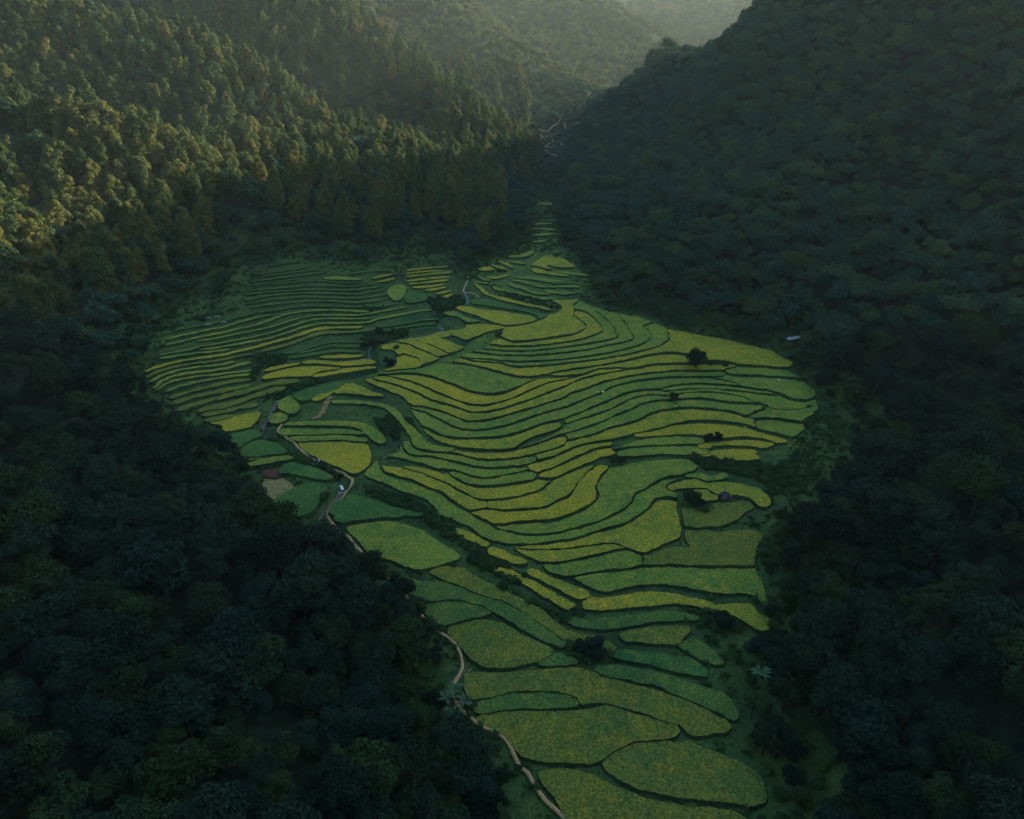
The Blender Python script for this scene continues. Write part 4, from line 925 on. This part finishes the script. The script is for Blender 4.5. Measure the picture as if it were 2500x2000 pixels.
# ---------------------------------------------------------------- single things among the fields
def at(s,lift=0.0):
    p=unproj(px(s)[:1],base0)[0]; z=float(groundz(p[0],p[1])); return float(p[0]),float(p[1]),z+lift
def ground_strip(name,pts,w,mat,lift,label=None,cat=None,kind=None,jit=0.35,fn=None):
    P=smooth(unproj(px(pts),fn or base0)[:,:2],False,0.8); n=len(P)
    t=np.gradient(P,axis=0); t/=np.hypot(t[:,0],t[:,1])[:,None]+1e-9; nn=np.stack([-t[:,1],t[:,0]],1)
    a=np.arange(n); wl=w/2*(1+jit*vnoise(a*0.8,a*0,2.3,3)*2); wr=w/2*(1+jit*vnoise(a*0.8,a*0+50,2.1,4)*2)
    rows=[]
    for f in (-1.0,-0.4,0.3,1.0):
        q=P+nn*(np.where(f<0,wl,wr)*f)[:,None]; z=groundz(P[:,0],P[:,1])*0.5+groundz(q[:,0],q[:,1])*0.5
        rows.append(np.column_stack([q,np.maximum(z,groundz(q[:,0],q[:,1]))+lift-(0.25 if abs(f)==1 else 0)]))
    V=np.stack(rows,1).reshape(-1,3); i=np.arange(n-1)[:,None]*4; F=np.concatenate([np.stack([i+k,i+k+1,i+k+5,i+k+4],-1) for k in range(3)]).reshape(-1,4)
    o=obj(name,mesh_np(name,V,F,mat,True)); 
    return tag(o,label,cat,kind=kind)
ground_strip('path','S 470,520 425,580 510,650 600,710 650,770 740,830 860,890 950,930 1040,975 1120,1025 1165,1072 1205,1090 1210,1130 1170,1190 1100,1270 1030,1320 960,1390 945,1460 970,1520 1010,1570 1060,1625 D 770,1120 830,1195 F 0,180 100,290 150,330 230,390 285,450 308,540 290,610 262,650 250,700 290,790 390,880 470,925 540,960 590,1030 640,1130 690,1170 740,1260 800,1340 900,1440 960,1520',0.85,M['path'],0.85,kind='structure')
ground_strip('path','G 1045,225 1050,250 1025,300 995,370 1040,395 1110,420 1165,455',0.9,M['path'],0.3,kind='structure')
ground_strip('path','X 1115,1030 1110,1070 1105,1140 1125,1168',1.3,M['stone'],0.5,kind='structure')
hl=lambda X,Y: hill(X,Y)
ground_strip('path','X 930,290 1015,312 1060,275 1110,245 1200,240 1345,240',1.2,M['path'],0.9,kind='structure',fn=hl)
ground_strip('path','X 920,360 980,380 1040,400 1075,405 1020,460 980,465 1060,480 1150,440 1172,460',1.2,M['path'],0.9,kind='structure',fn=hl)
ground_strip('path','X 990,510 1040,545 1130,572',1.2,M['path'],0.9,kind='structure',fn=hl)
# the creek: dark water in its cut, pale boulder bed above, white water at the weir
n=len(STREAM); k0=int(n*0.0)
def creek(a,b,w,mat,lift,name):
    P=STREAM[a:b]; t=np.gradient(P,axis=0); t/=np.hypot(t[:,0],t[:,1])[:,None]+1e-9; nn=np.stack([-t[:,1],t[:,0]],1); z=np.minimum.accumulate(groundz(P[:,0],P[:,1]))+lift
    V=np.stack([np.column_stack([P+nn*w/2,z]),np.column_stack([P-nn*w/2,z])],1).reshape(-1,3); i=np.arange(len(P)-1)*2
    return tag(obj(name,mesh_np(name,V,np.stack([i,i+1,i+3,i+2],-1),mat,True)),kind='structure')
creek(0,n,0.9,M['water'],0.2,'stream_water')
ground_strip('stream_bed','S 432,235 415,270 395,300 360,345 335,400 300,455 275,500 265,580',1.4,M['stone'],0.75,kind='structure',jit=0.6)
ground_strip('stream_bed','S 1070,1210 1035,1260 990,1310 940,1365 880,1430 840,1490',1.0,M['stone'],0.6,kind='structure',jit=0.6)
ground_strip('stream_rapid','S 1085,1130 1098,1150 1098,1180',0.8,M['foam'],0.95,kind='structure',jit=0.3)
def rock(name,s,size,label,cat='boulder',mat='rock',group=None,seed=0,squash=0.6,loc=None):
    x,y,z=loc or at(s); bm=bmesh.new(); bmesh.ops.create_icosphere(bm,subdivisions=3,radius=1)
    rs=np.random.default_rng(seed); off=rs.random(3)*40
    from mathutils import noise as mn
    for v in bm.verts:
        d=0.75+0.55*mn.noise(v.co*1.1+Vector(off))+0.18*mn.noise(v.co*3.1+Vector(off)); v.co=Vector((v.co.x*size,v.co.y*size*0.8,v.co.z*size*squash))*d
    me=bpy.data.meshes.new(name); bm.to_mesh(me); bm.free(); me.materials.append(M[mat]); o=obj(name,me,loc=(x,y,z+size*squash*0.25)); return tag(o,label,cat,group)
rock('boulder','E 1750,525',2.6,'large grey boulder at the edge of a field near the dark tree clump',squash=1.0,seed=3)
rock('rock','S 585,812',1.1,'pale round rock on the creek bank upstream of the person in white',cat='rock',mat='stone',seed=4)
rock('rock','S 810,912',1.0,'small white rock in the creek just below the person in white',cat='rock',mat='concrete',seed=5)
rock('rock','Q 1590,1468',1.0,'small white rock alone on the dark grassy slope at the right',cat='rock',mat='concrete',seed=6)
rock('rock','Q 950,962',0.5,'tiny white stone on the bank above the golden arch field',cat='rock',mat='concrete',seed=7)
rock('rock_pile','Q 1240,640',1.6,'dark rock pile between two fields at the right rim',cat='rocks',seed=8,squash=0.5)
rock('rock_pile','Q 1010,885',2.0,'dark rocky mound on the thick bank left of the far right field',cat='rocks',seed=9,squash=0.5)
rock('rock','S 805,1390',0.6,'little pinkish rock on the bank of the lower creek',cat='rock',mat='stone',seed=10)
rock('rock','G 845,775',1.3,'pale rock at the tip of the scrub by the stream on the grass spur',cat='rock',mat='stone',seed=12)
# stone steps
r=empty('stone_steps',at('S 890,350')); tag(r,'pale worn stone steps climbing the dark bank above the half moon field','steps')
P=smooth(unproj(px('S 970,225 935,285 912,340 885,390 862,425 800,448 760,462'),base0)[:,:2],False,1.1)
for i in range(len(P)-1):
    t=P[i+1]-P[i]; L=np.hypot(*t); a=math.atan2(t[1],t[0]); z=float(groundz(*P[i]))+0.35
    bm=bmesh.new(); bmesh.ops.create_cube(bm,size=1); bmesh.ops.scale(bm,vec=(0.72,2.0+0.5*math.sin(i*2.1),0.35),verts=bm.verts); bmesh.ops.bevel(bm,geom=bm.edges[:],offset=0.06,segments=1,affect='EDGES')
    me=bpy.data.meshes.new('step'); bm.to_mesh(me); bm.free(); me.materials.append(M['path']); o=obj('step',me,r); o.location=Vector((P[i][0],P[i][1],z))-r.location; o.rotation_euler=(0,0,a)
# weir
x,y,z=at('S 1095,1192'); r=empty('weir',(x,y,z),math.radians(20)); tag(r,'small concrete weir across the creek below the white water','weir')
def boxm(name,dims,loc,mat,parent,bev=0.03,rot=(0,0,0)):
    bm=bmesh.new(); bmesh.ops.create_cube(bm,size=1); bmesh.ops.scale(bm,vec=dims,verts=bm.verts)
    if bev: bmesh.ops.bevel(bm,geom=bm.edges[:],offset=bev,segments=2,affect='EDGES')
    me=bpy.data.meshes.new(name); bm.to_mesh(me); bm.free(); me.materials.append(mat); o=obj(name,me,parent); o.location=loc; o.rotation_euler=rot; return o
boxm('weir_wall',(2.0,0.3,0.7),(0,0,0.05),M['concrete'],r); boxm('wing_wall',(0.25,1.0,0.7),(-1.1,0.4,0.15),M['concrete'],r); boxm('wing_wall',(0.25,1.0,0.7),(1.1,0.4,0.15),M['concrete'],r)
# tin roofed field hut in the trees at the right
px_,py_,pz_=unproj(px('C 1655,232')[:1],lambda X,Y: hill(X,Y)+3)[0]
hz=float(hill(np.array([px_]),np.array([py_]))[0]); r=empty('field_hut',(px_,py_,hz),math.radians(20)); tag(r,'long low field hut with a pale tin roof at the forest edge on the right','hut')
for sx in (-3.4,3.4):
    for sy in (-1,1): boxm('post',(0.18,0.18,3.4),(sx,sy,1.5),M['timber'],r,0.01)
boxm('wall',(6.9,0.1,1.8),(0,1.06,1.6),M['timber'],r,0.01)
for sy,an in ((-0.72,0.38),(0.72,-0.38)):
    bm=bmesh.new(); nC=60
    vs=[[bm.verts.new(((i/nC-.5)*8.4,j*1.7-.85,0.035*math.sin(i*1.6))) for j in (0,1)] for i in range(nC+1)]
    for i in range(nC): bm.faces.new((vs[i][0],vs[i+1][0],vs[i+1][1],vs[i][1]))
    me=bpy.data.meshes.new('roof_sheet'); bm.to_mesh(me); bm.free(); me.materials.append(M['roof_sheet']); o=obj('roof_sheet',me,r); o.location=(0,sy*1.08,3.35); o.rotation_euler=(an,0,0); md=o.modifiers.new('t','SOLIDIFY'); md.thickness=0.03
# trees and bushes that stand alone
def lone(key,s,sc,label,name,cat,var=0,dy=0.0):
    x,y,z=at(s); return plant(key,x,y+dy,z-(0.3 if key=='shrub' else 2.6*sc),sc,var*1.3,var,label=label,cat=cat,name=name)
lone('broadleaf_tree','P 1930,350',0.98,'large round lone tree standing among the rice terraces at the upper right','broadleaf_tree','tree',2)
lone('shrub','P 2090,310',1.5,'dark bush right beside the large lone tree','bush','bush',1)
lone('shrub','Q 730,325',1.35,'low bush at the right end of the hedge by the lone tree','bush','bush',2)
lone('shrub','Q 645,300',1.2,'low bush in the middle of the hedge by the lone tree','bush','bush',0)
lone('broadleaf_tree','Q 190,680',0.42,'small round dark bush on a bund in the right half of the fan','bush','bush',1)
lone('broadleaf_tree','Q 560,1120',0.40,'oval dark bush at the end of the golden arch field, left part','bush','bush',3)
lone('broadleaf_tree','Q 650,1110',0.40,'oval dark bush at the end of the golden arch field, right part','bush','bush',4)
lone('broadleaf_tree','P 1060,1345',0.34,'low dark bush above the big light green field, left one','bush','bush',0)
lone('broadleaf_tree','P 1150,1345',0.34,'low dark bush above the big light green field, right one','bush','bush',1)
lone('broadleaf_tree','E 1500,560',0.62,'dark tree of the clump left of the grey boulder','broadleaf_tree','tree',1)
lone('broadleaf_tree','E 1560,585',0.40,'smaller dark tree in front of the clump near the grey boulder','broadleaf_tree','tree',2)
lone('shrub','E 1600,612',1.5,'flat dark bush at the tip of the curved bund near the boulder','bush','bush',2)
lone('broadleaf_tree','G 240,1190',0.42,'dark bush above the stream at the left tip of the grass spur','bush','bush',3)
lone('broadleaf_tree','G 190,1160',0.38,'dark bush hanging over the stream beside the golden plots','bush','bush',4)
lone('shrub','G 290,1010',1.3,'narrow bush growing between two yellow green plots on the stream bank','bush','bush',1)
lone('shrub','G 1365,860',1.6,'grey green bush at the left tip of the broad golden top field','bush','bush',0)
lone('broadleaf_tree','U 1560,1235',0.46,'dark round tree at the stream below the left hillside strips','broadleaf_tree','tree',0)
lone('broadleaf_tree','U 1680,1215',0.50,'dark tree beside the stream under the end of the golden strip','broadleaf_tree','tree',1)
lone('broadleaf_tree','U 1760,1060',0.38,'dark tree right of the bright end of the olive hillside strip','broadleaf_tree','tree',2)
lone('broadleaf_tree','F 1080,480',0.60,'dark round tree in the dark hollow between the lower fields','broadleaf_tree','tree',3)
lone('broadleaf_tree','F 1000,470',0.46,'smaller tree at the left side of the dark hollow','broadleaf_tree','tree',4)
lone('broadleaf_tree','F 1830,320',0.66,'dark tree over the leafy right end of the golden strip','broadleaf_tree','tree',0)
lone('broadleaf_tree','V 90,470',0.30,'dark bush on a bank of the upper terraces','bush','bush',0)
lone('shrub','V 680,200',2.0,'dark bush on the top bank of the upper terraces','bush','bush',1)
lone('shrub','V 850,260',1.6,'small dark bush at the right of the rounded top field','bush','bush',2)
lone('tall_tree','P 3000,2000',0.01,'x','x','x') if False else None
# scrub on the gullies and banks (uncounted)
SCRUB=[('R 300,480 430,640 400,760 250,700 150,560',70),('R 60,1250 300,1290 560,1400 720,1500 620,1560 300,1420 60,1330',90),('R 700,1530 880,1660 1040,1720 900,1720 700,1620',40),
 ('D 1380,900 1560,1010 1750,1130 1850,1230 1700,1230 1500,1120 1350,980',90),('D 1640,1220 1900,1300 2100,1400 2150,1500 1950,1440 1700,1330',80),('F 420,30 620,110 860,230 960,300 900,300 700,190 500,90',70),
 ('F 930,400 1180,470 1190,540 1000,540 900,470',60),('Q 620,1310 1050,1320 1250,1400 1300,1560 1150,1560 950,1480 700,1420 500,1400 420,1290',170),('Q 1300,1300 1550,1500 1650,1700 1350,1650 1250,1500',60),('Q 1560,960 1900,820 2000,1000 1850,1250 1700,1500 1500,1700 1250,1700 1330,1350',130),('Q 1450,700 1640,750 1750,900 1560,960 1500,900 1600,820',60),
 ('U 1500,1130 1800,1180 2156,1040 2156,960 1900,1010 1720,1010',110),('U 100,1320 500,1330 560,1420 250,1520 100,1680 40,1600 60,1420',90),('G 600,480 900,420 1040,500 880,560 760,680 650,560',110),('S 300,590 500,740 700,870 950,930 1100,1050 1000,1080 880,960 640,890 450,720 280,640',120),
 ('S 640,60 1000,20 700,100 420,230 230,300 200,340 300,220 480,130',90),('S 870,1230 960,1230 870,1340 760,1460 740,1430 830,1330',60),('R 480,520 600,640 640,700 560,640 470,540',40),('V 0,700 250,780 500,850 780,880 900,940 820,980 700,900 400,860 100,760',90),
 ('V 0,590 200,720 500,790 750,850 700,870 300,800 0,700',50),('C 830,1120 1060,1100 1100,1180 1000,1240 880,1170',50),('E 1600,1330 1750,1380 1900,1480 1850,1540 1650,1500 1560,1430',50),('E 640,1350 700,1400 560,1450 600,1370',20),('U 1500,700 1700,720 2000,640 1900,700 1650,780 1560,760',30),('Q 980,820 1200,760 1540,800 1500,850 1200,850 1080,870',40),('X 800,880 1150,880 1200,1150 1220,1500 1130,1500 1090,1300 820,1290 700,1500 640,1450 800,1150',260),('U 0,0 700,30 1100,60 1000,130 700,80 300,110 0,220',60),('H 60,620 240,480 700,350 1000,290 980,240 600,330 200,440',60),('F 1400,880 1200,1000 1100,1100',0)]
pts=[]
for s,nn in SCRUB:
    if not nn: continue
    P=unproj(px(s),base0)[:,:2]; lo,hi=P.min(0),P.max(0); Q=lo+(hi-lo)*RNG.random((nn*8,2)); Q=Q[inside(P,Q[:,0],Q[:,1])][:nn*2]
    own=OWN[np.clip(((Q[:,1]-GY0)/GR).astype(int),0,OWN.shape[0]-1),np.clip(((Q[:,0]-GX0)/GR).astype(int),0,OWN.shape[1]-1)]; Q=Q[own==0]
    for q in Q: pts.append((q[0],q[1],float(groundz(q[0],q[1]))-0.15,0.28+0.75*RNG.random()**2,RNG.random()*40,1.0))
# thin grassy scrub on the banks of the terraces
m=(OWN==0)&rim_in&(hash2(np.arange(OWN.size).reshape(OWN.shape)%9973,np.arange(OWN.size).reshape(OWN.shape)//9973,5)<0.11); yy,xx=np.nonzero(m)
for a,b in zip(xx,yy): pts.append((gx[a]+RNG.random()*.4,gy[b]+RNG.random()*.4,GROUND[b,a]-0.1,0.10+0.20*RNG.random()**1.7,RNG.random()*40,1.0))
h1=hash2(np.arange(OWN.size).reshape(OWN.shape)%7919,np.arange(OWN.size).reshape(OWN.shape)//7919,9); m=(OWN==0)&rim_in&(h1<0.085)&(rim_d<13)&((rim_d<4)|(vnoise(GXX,GYY,6,12)>-0.08)); yy,xx=np.nonzero(m)
for a,b in zip(xx,yy): pts.append((gx[a]+RNG.random()*.4,gy[b]+RNG.random()*.4,GROUND[b,a]-0.1,0.25+0.55*RNG.random()**1.5,RNG.random()*40,1.0))
instancer('scrub','shrub',np.array(pts),'scrubby bushes and weeds covering the banks and gullies between the fields')
# banana plants and the slim palm
def leafblade(L,w,droop,seg=7,fold=0.12):
    V=[];F=[]
    for i in range(seg+1):
        u=i/seg; x=L*math.sin(u*1.2)/math.sin(1.2)*0.9; z=L*(0.75*u-droop*u*u); ww=w*math.sin(math.pi*min(1,0.08+u*0.92))**0.7*(1-0.15*(i%2))
        V+= [(x,-ww,z-fold*ww),(x,0,z),(x,ww,z-fold*ww)]
    for i in range(seg):
        a=i*3; F+=[(a,a+1,a+4,a+3),(a+1,a+2,a+5,a+4)]
    return np.array(V,float),np.array(F)
def banana(s,h,n,label,seed,name='banana_plant',cat='banana plant',trunk=0.16,Lf=2.6,wf=0.42,surface=None):
    if surface: 
        p=unproj(px(s)[:1],surface)[0]; x,y=float(p[0]),float(p[1]); z=float(groundz(x,y))
    else: x,y,z=at(s)
    rs=np.random.default_rng(seed); r=empty(name,(x,y,z-0.2)); tag(r,label,cat)
    V,F=tube([(0,0,0),(0.1,0.05,h*.5),(0.2,0.0,h)],[trunk,trunk*.8,trunk*.5],7); obj('stem',clean('stem',V,F,M['bark'] if h>5 else M['banana'],True),r)
    for i in range(n):
        V,F=leafblade(Lf*(0.8+0.4*rs.random()),wf,0.35+0.5*rs.random()); o=obj('leaf',mesh_np('leaf',V,F,M['banana'],True),r); o.location=(0.2,0,h-0.15); o.rotation_euler=(0,-0.3*rs.random(),i*2.4+rs.random())
hs=lambda X,Y: hill(X,Y)
banana('F 265,735',3.0,8,'banana plant at the pale path just below its bend',1,surface=base0)
banana('F 215,790',3.4,9,'tallest banana plant with drooping leaves left of the hidden path',2,surface=base0)
banana('F 320,800',2.8,8,'banana plant right of the others, nearest the olive brown field',3,surface=base0)
banana('F 250,870',2.6,8,'lowest banana plant above where the path comes out',4,surface=base0)
banana('F 1995,850',14,11,'slim pale trunked palm leaning out of the dark trees at the lower right','5' and 5,'palm_tree','palm tree',0.14,2.6,0.30,surface=hs)
banana('F 2075,600',3.2,7,'small pale leaved palm right of the slim palm',6,'palm_tree','palm tree',0.14,2.2,0.30,surface=hs)
# bare pole leaning over the path
for q,(a,b,c) in enumerate((('F 300,610','F 355,500','thicker bamboo pole leaning over the pale path'),('F 300,615','F 370,545','thin bamboo pole leaning lower over the pale path'))):
    A=Vector(at(a)); B=Vector(at(b)); B.z=A.z+3.2-q*1.2; B.y=A.y+1.2; V,F=tube([(0,0,0),tuple((B-A)*.5),tuple(B-A)],[.06,.05,.03],6); o=obj('bamboo_pole',clean('bamboo_pole',V,F,M['bamboo_pole'],True),loc=A); tag(o,c,'pole')
# ---------------------------------------------------------------- people and buffaloes
def skinned(name,joints,edges,radii,mat,parent,sub=2,loc=(0,0,0)):
    me=bpy.data.meshes.new(name); me.from_pydata(joints,edges,[]); me.materials.append(mat); o=obj(name,me,parent); o.location=loc
    sk=o.modifiers.new('skin','SKIN'); L=me.skin_vertices[0].data if me.skin_vertices else None
    if L is None:
        bm=bmesh.new(); bm.from_mesh(me); bm.verts.layers.skin.verify(); bm.to_mesh(me); bm.free(); L=me.skin_vertices[0].data
    for v,r in zip(L,radii): v.radius=(r,r) if not isinstance(r,tuple) else r
    L[0].use_root=True; s=o.modifiers.new('sub','SUBSURF'); s.levels=sub; s.render_levels=sub
    for p in me.polygons: p.use_smooth=True
    dg=bpy.context.evaluated_depsgraph_get(); ev=o.evaluated_get(dg); m2=bpy.data.meshes.new_from_object(ev); o.modifiers.clear(); m2.name=name
    if not m2.materials: m2.materials.append(mat)
    m2.polygons.foreach_set('use_smooth',np.ones(len(m2.polygons),bool)); o.data=m2; return o
def person(loc,rz,label,shirt,trousers,pose='walk',hat=True,carry=None):
    r=empty('person',loc,rz); tag(r,label,'person')
    b=0.0 if pose!='bend' else 1.0
    # pelvis at 0.92; spine leans forward (+Y) when bending
    sp_=lambda d: (0,0.92*0+d*math.sin(b*1.15),0.92+d*math.cos(b*1.15))
    ch=sp_(0.38); nk=sp_(0.54); hd=(0,nk[1]+0.10*math.sin(b*0.9+0.2),nk[2]+0.13*math.cos(b*0.9)); ht=(0,hd[1]+0.02+0.08*b,hd[2]+0.12-0.08*b)
    st=0.22 if pose=='walk' else 0.06
    J=[(0,0,0.95),sp_(0.2),ch,nk,hd,ht]; R=[0.135,0.125,(0.17,0.12),0.055,0.095,0.075]; E=[(0,1),(1,2),(2,3),(3,4),(4,5)]
    for s in (-1,1):
        k=len(J); J+=[(0.09*s,0,0.86),(0.10*s,st*s*0.6+0.04,0.48),(0.10*s,st*s-0.05,0.09),(0.11*s,st*s+0.10,0.04)]; R+=[0.095,0.065,0.045,0.038]; E+=[(0,k),(k,k+1),(k+1,k+2),(k+2,k+3)]
        k=len(J)
        if pose=='bend': el=(0.24*s,ch[1]+0.15,ch[2]-0.25); wr=(0.16*s,ch[1]+0.30,ch[2]-0.42)
        elif carry: el=(0.26*s,ch[1]+0.08,ch[2]-0.22); wr=(0.16*s,ch[1]+0.30,ch[2]-0.18)
        else: el=(0.27*s,ch[1]-0.10*s*(st*3),ch[2]-0.27); wr=(0.26*s,ch[1]+0.10-0.2*s*st,ch[2]-0.50)
        J+=[(0.19*s,ch[1],ch[2]+0.06),el,wr]; R+=[0.06,0.045,0.032]; E+=[(2,k),(k,k+1),(k+1,k+2)]
        d=Vector(wr)-Vector(el); d.normalize(); kp=len(J); J.append(tuple(Vector(wr)+d*0.07)); R.append((0.036,0.020)); E.append((k+2,kp))
        for f in range(4):
            o_=Vector(((f-1.5)*0.019,0,0)); L_=[0.075,0.085,0.08,0.065][f]; kk=len(J); J+=[tuple(Vector(wr)+d*0.10+o_),tuple(Vector(wr)+d*(0.10+L_)+o_+Vector((0,0.02,-0.02)))]; R+=[0.010,0.008]; E+=[(kp,kk),(kk,kk+1)]
        kk=len(J); J+=[tuple(Vector(wr)+d*0.04+Vector((-0.045*s,0.02,0))),tuple(Vector(wr)+d*0.09+Vector((-0.055*s,0.035,0)))]; R+=[0.012,0.009]; E+=[(k+2,kk),(kk,kk+1)]
    body=skinned('body',J,E,R,M['skin'],r,2)
    # face: nose and brow are pulled from the head, eyes as small dark insets
    for s in (-1,1): e=boxm('eye',(0.022,0.01,0.012),(0.032*s,ht[1]+0.085,hd[2]+0.03),M['hair'],r,0.003)
    boxm('nose',(0.025,0.035,0.045),(0,hd[1]+0.10,hd[2]+0.0),M['skin'],r,0.008)
    # shirt and trousers as slightly wider shells
    J2=[sp_(0.02),sp_(0.2),ch,sp_(0.47)];R2=[(0.165,0.15),(0.155,0.145),(0.20,0.15),(0.11,0.10)];E2=[(0,1),(1,2),(2,3)]
    for s in (-1,1):
        i=[j for j,v in enumerate(J) if abs(v[0]-0.19*s)<1e-6][0]; k=len(J2); el=Vector(J[i+1]); wr=Vector(J[i+2]); J2+=[J[i],tuple(el),tuple(el.lerp(wr,0.75))]; R2+=[0.085,0.07,0.058]; E2+=[(2,k),(k,k+1),(k+1,k+2)]
    skinned('shirt',J2,E2,R2,M[shirt],r,2)
    J3=[(0,0,0.97)];R3=[(0.16,0.14)];E3=[]
    for s in (-1,1): k=len(J3); J3+=[(0.095*s,0,0.84),(0.10*s,st*s*0.6+0.04,0.48),(0.10*s,st*s-0.04,0.18)]; R3+=[0.115,0.088,0.075]; E3+=[(0,k),(k,k+1),(k+1,k+2)]
    skinned('trousers',J3,E3,R3,M[trousers],r,2)
    if hat:
        bm=bmesh.new(); bmesh.ops.create_cone(bm,cap_ends=False,segments=24,radius1=0.27,radius2=0.01,depth=0.20); me=bpy.data.meshes.new('conical_hat'); bm.to_mesh(me); bm.free(); me.materials.append(M['hat_straw']); o=obj('conical_hat',me,r); o.location=(0,ht[1],ht[2]+0.10); o.rotation_euler=(-b*0.8,0,0); md=o.modifiers.new('t','SOLIDIFY'); md.thickness=0.012
    else:
        bm=bmesh.new(); bmesh.ops.create_uvsphere(bm,u_segments=16,v_segments=10,radius=0.105); me=bpy.data.meshes.new('hair'); bm.to_mesh(me); bm.free(); me.materials.append(M['hair']); o=obj('hair',me,r); o.location=(0,hd[1]-0.02,hd[2]+0.07)
    return r
x,y,z=at('S 858,905'); person((x,y,z+0.45),math.radians(-60),'person in white shirt and hat walking the path below the golden half moon field','white_cloth','dark_cloth','walk')
x,y,z=at('P 900,640'); z0=float(groundz(x,y)); person((x,y,z0+0.55),math.radians(-80),'person in dark clothes and straw hat standing on a bund, left of the two farmers','dark_cloth','dark_cloth','stand')
x,y,z=at('P 955,622'); person((x,y,float(groundz(x,y))+0.55),math.radians(100),'person in dark clothes bending under a pale sack, right of the two farmers','dark_cloth','dark_cloth','bend',hat=False)
rock('grain_sack','P 955,622',0.62,'large pale cream sack lying across the back of the bending farmer','sack','cream_sack',seed=21,squash=0.45,loc=(x,y+0.0,float(groundz(x,y))+1.62))
x,y,z=at('Q 1300,500'); person((x,y,float(groundz(x,y))+0.5),math.radians(170),'person in white hat working alone at the far right rim of the fan','white_cloth','dark_cloth','stand')
def buffalo(s,rz,label):
    x,y,z=at(s); r=empty('water_buffalo',(x,y,z+0.25),rz); tag(r,label,'buffalo','grey buffaloes grazing on the left hillside')
    J=[(-0.85,0,1.15),(-0.3,0,1.12),(0.35,0,1.10),(0.8,0,1.12),(1.15,0,1.0),(1.45,0,0.72),(1.70,0,0.50)];R=[(0.36,0.34),(0.46,0.46),(0.47,0.45),(0.38,0.42),(0.22,0.27),(0.17,0.17),(0.10,0.11)];E=[(i,i+1) for i in range(6)]
    for sx in (-1,1):
        k=len(J); J+=[(0.72,0.2*sx,0.85),(0.74,0.2*sx,0.45),(0.70,0.2*sx,0.06)]; R+=[0.15,0.085,0.08]; E+=[(3,k),(k,k+1),(k+1,k+2)]
        k=len(J); J+=[(-0.80,0.22*sx,0.85),(-0.62,0.22*sx,0.60),(-0.88,0.22*sx,0.40),(-0.84,0.22*sx,0.06)]; R+=[0.2,0.12,0.075,0.08]; E+=[(0,k),(k,k+1),(k+1,k+2),(k+2,k+3)]
    k=len(J); J+=[(-1.18,0,1.1),(-1.28,0,0.6)]; R+=[0.05,0.025]; E+=[(0,k),(k,k+1)]
    skinned('body',J,E,R,M['buffalo_hide'],r,2)
    for sx in (-1,1):
        V,F=tube([(1.38,0.10*sx,0.88),(1.30,0.38*sx,0.95),(1.05,0.52*sx,1.05),(0.80,0.46*sx,1.15)],[0.06,0.05,0.035,0.012],6); obj('horn',clean('horn',V,F,M['horn'],True),r)
        V,F=tube([(1.30,0.12*sx,0.82),(1.24,0.30*sx,0.80)],[0.05,0.07],5); obj('ear',clean('ear',V,F,M['buffalo_hide'],True),r)
for s,a,l in (('H 730,355',0.1,'upper left one of four grey buffaloes on the left hillside'),('H 820,345',0.2,'upper right one of four grey buffaloes on the left hillside'),('H 725,425',0.3,'lower left one of four grey buffaloes on the left hillside'),('H 893,402',0.25,'lower right one of four grey buffaloes on the left hillside')): buffalo(s,a,l)
# ---------------------------------------------------------------- the air
bm=bmesh.new(); bmesh.ops.create_cube(bm,size=1); bmesh.ops.scale(bm,vec=(5600,4500,660),verts=bm.verts); me=bpy.data.meshes.new('haze'); bm.to_mesh(me); bm.free()
hz_=obj('haze',me,loc=(200,1700,660/2-90)); tag(hz_,kind='stuff'); hm=bpy.data.materials.new('haze'); hm.use_nodes=True; hm.node_tree.nodes.clear()
vo=hm.node_tree.nodes.new('ShaderNodeVolumePrincipled'); vo.inputs['Density'].default_value=HAZE; vo.inputs['Color'].default_value=(0.78,0.92,0.88,1); vo.inputs['Anisotropy'].default_value=0.45
mo=hm.node_tree.nodes.new('ShaderNodeOutputMaterial'); hm.node_tree.links.new(vo.outputs[0],mo.inputs['Volume']); me.materials.append(hm)
print('done',round(time.time()-T0,1))
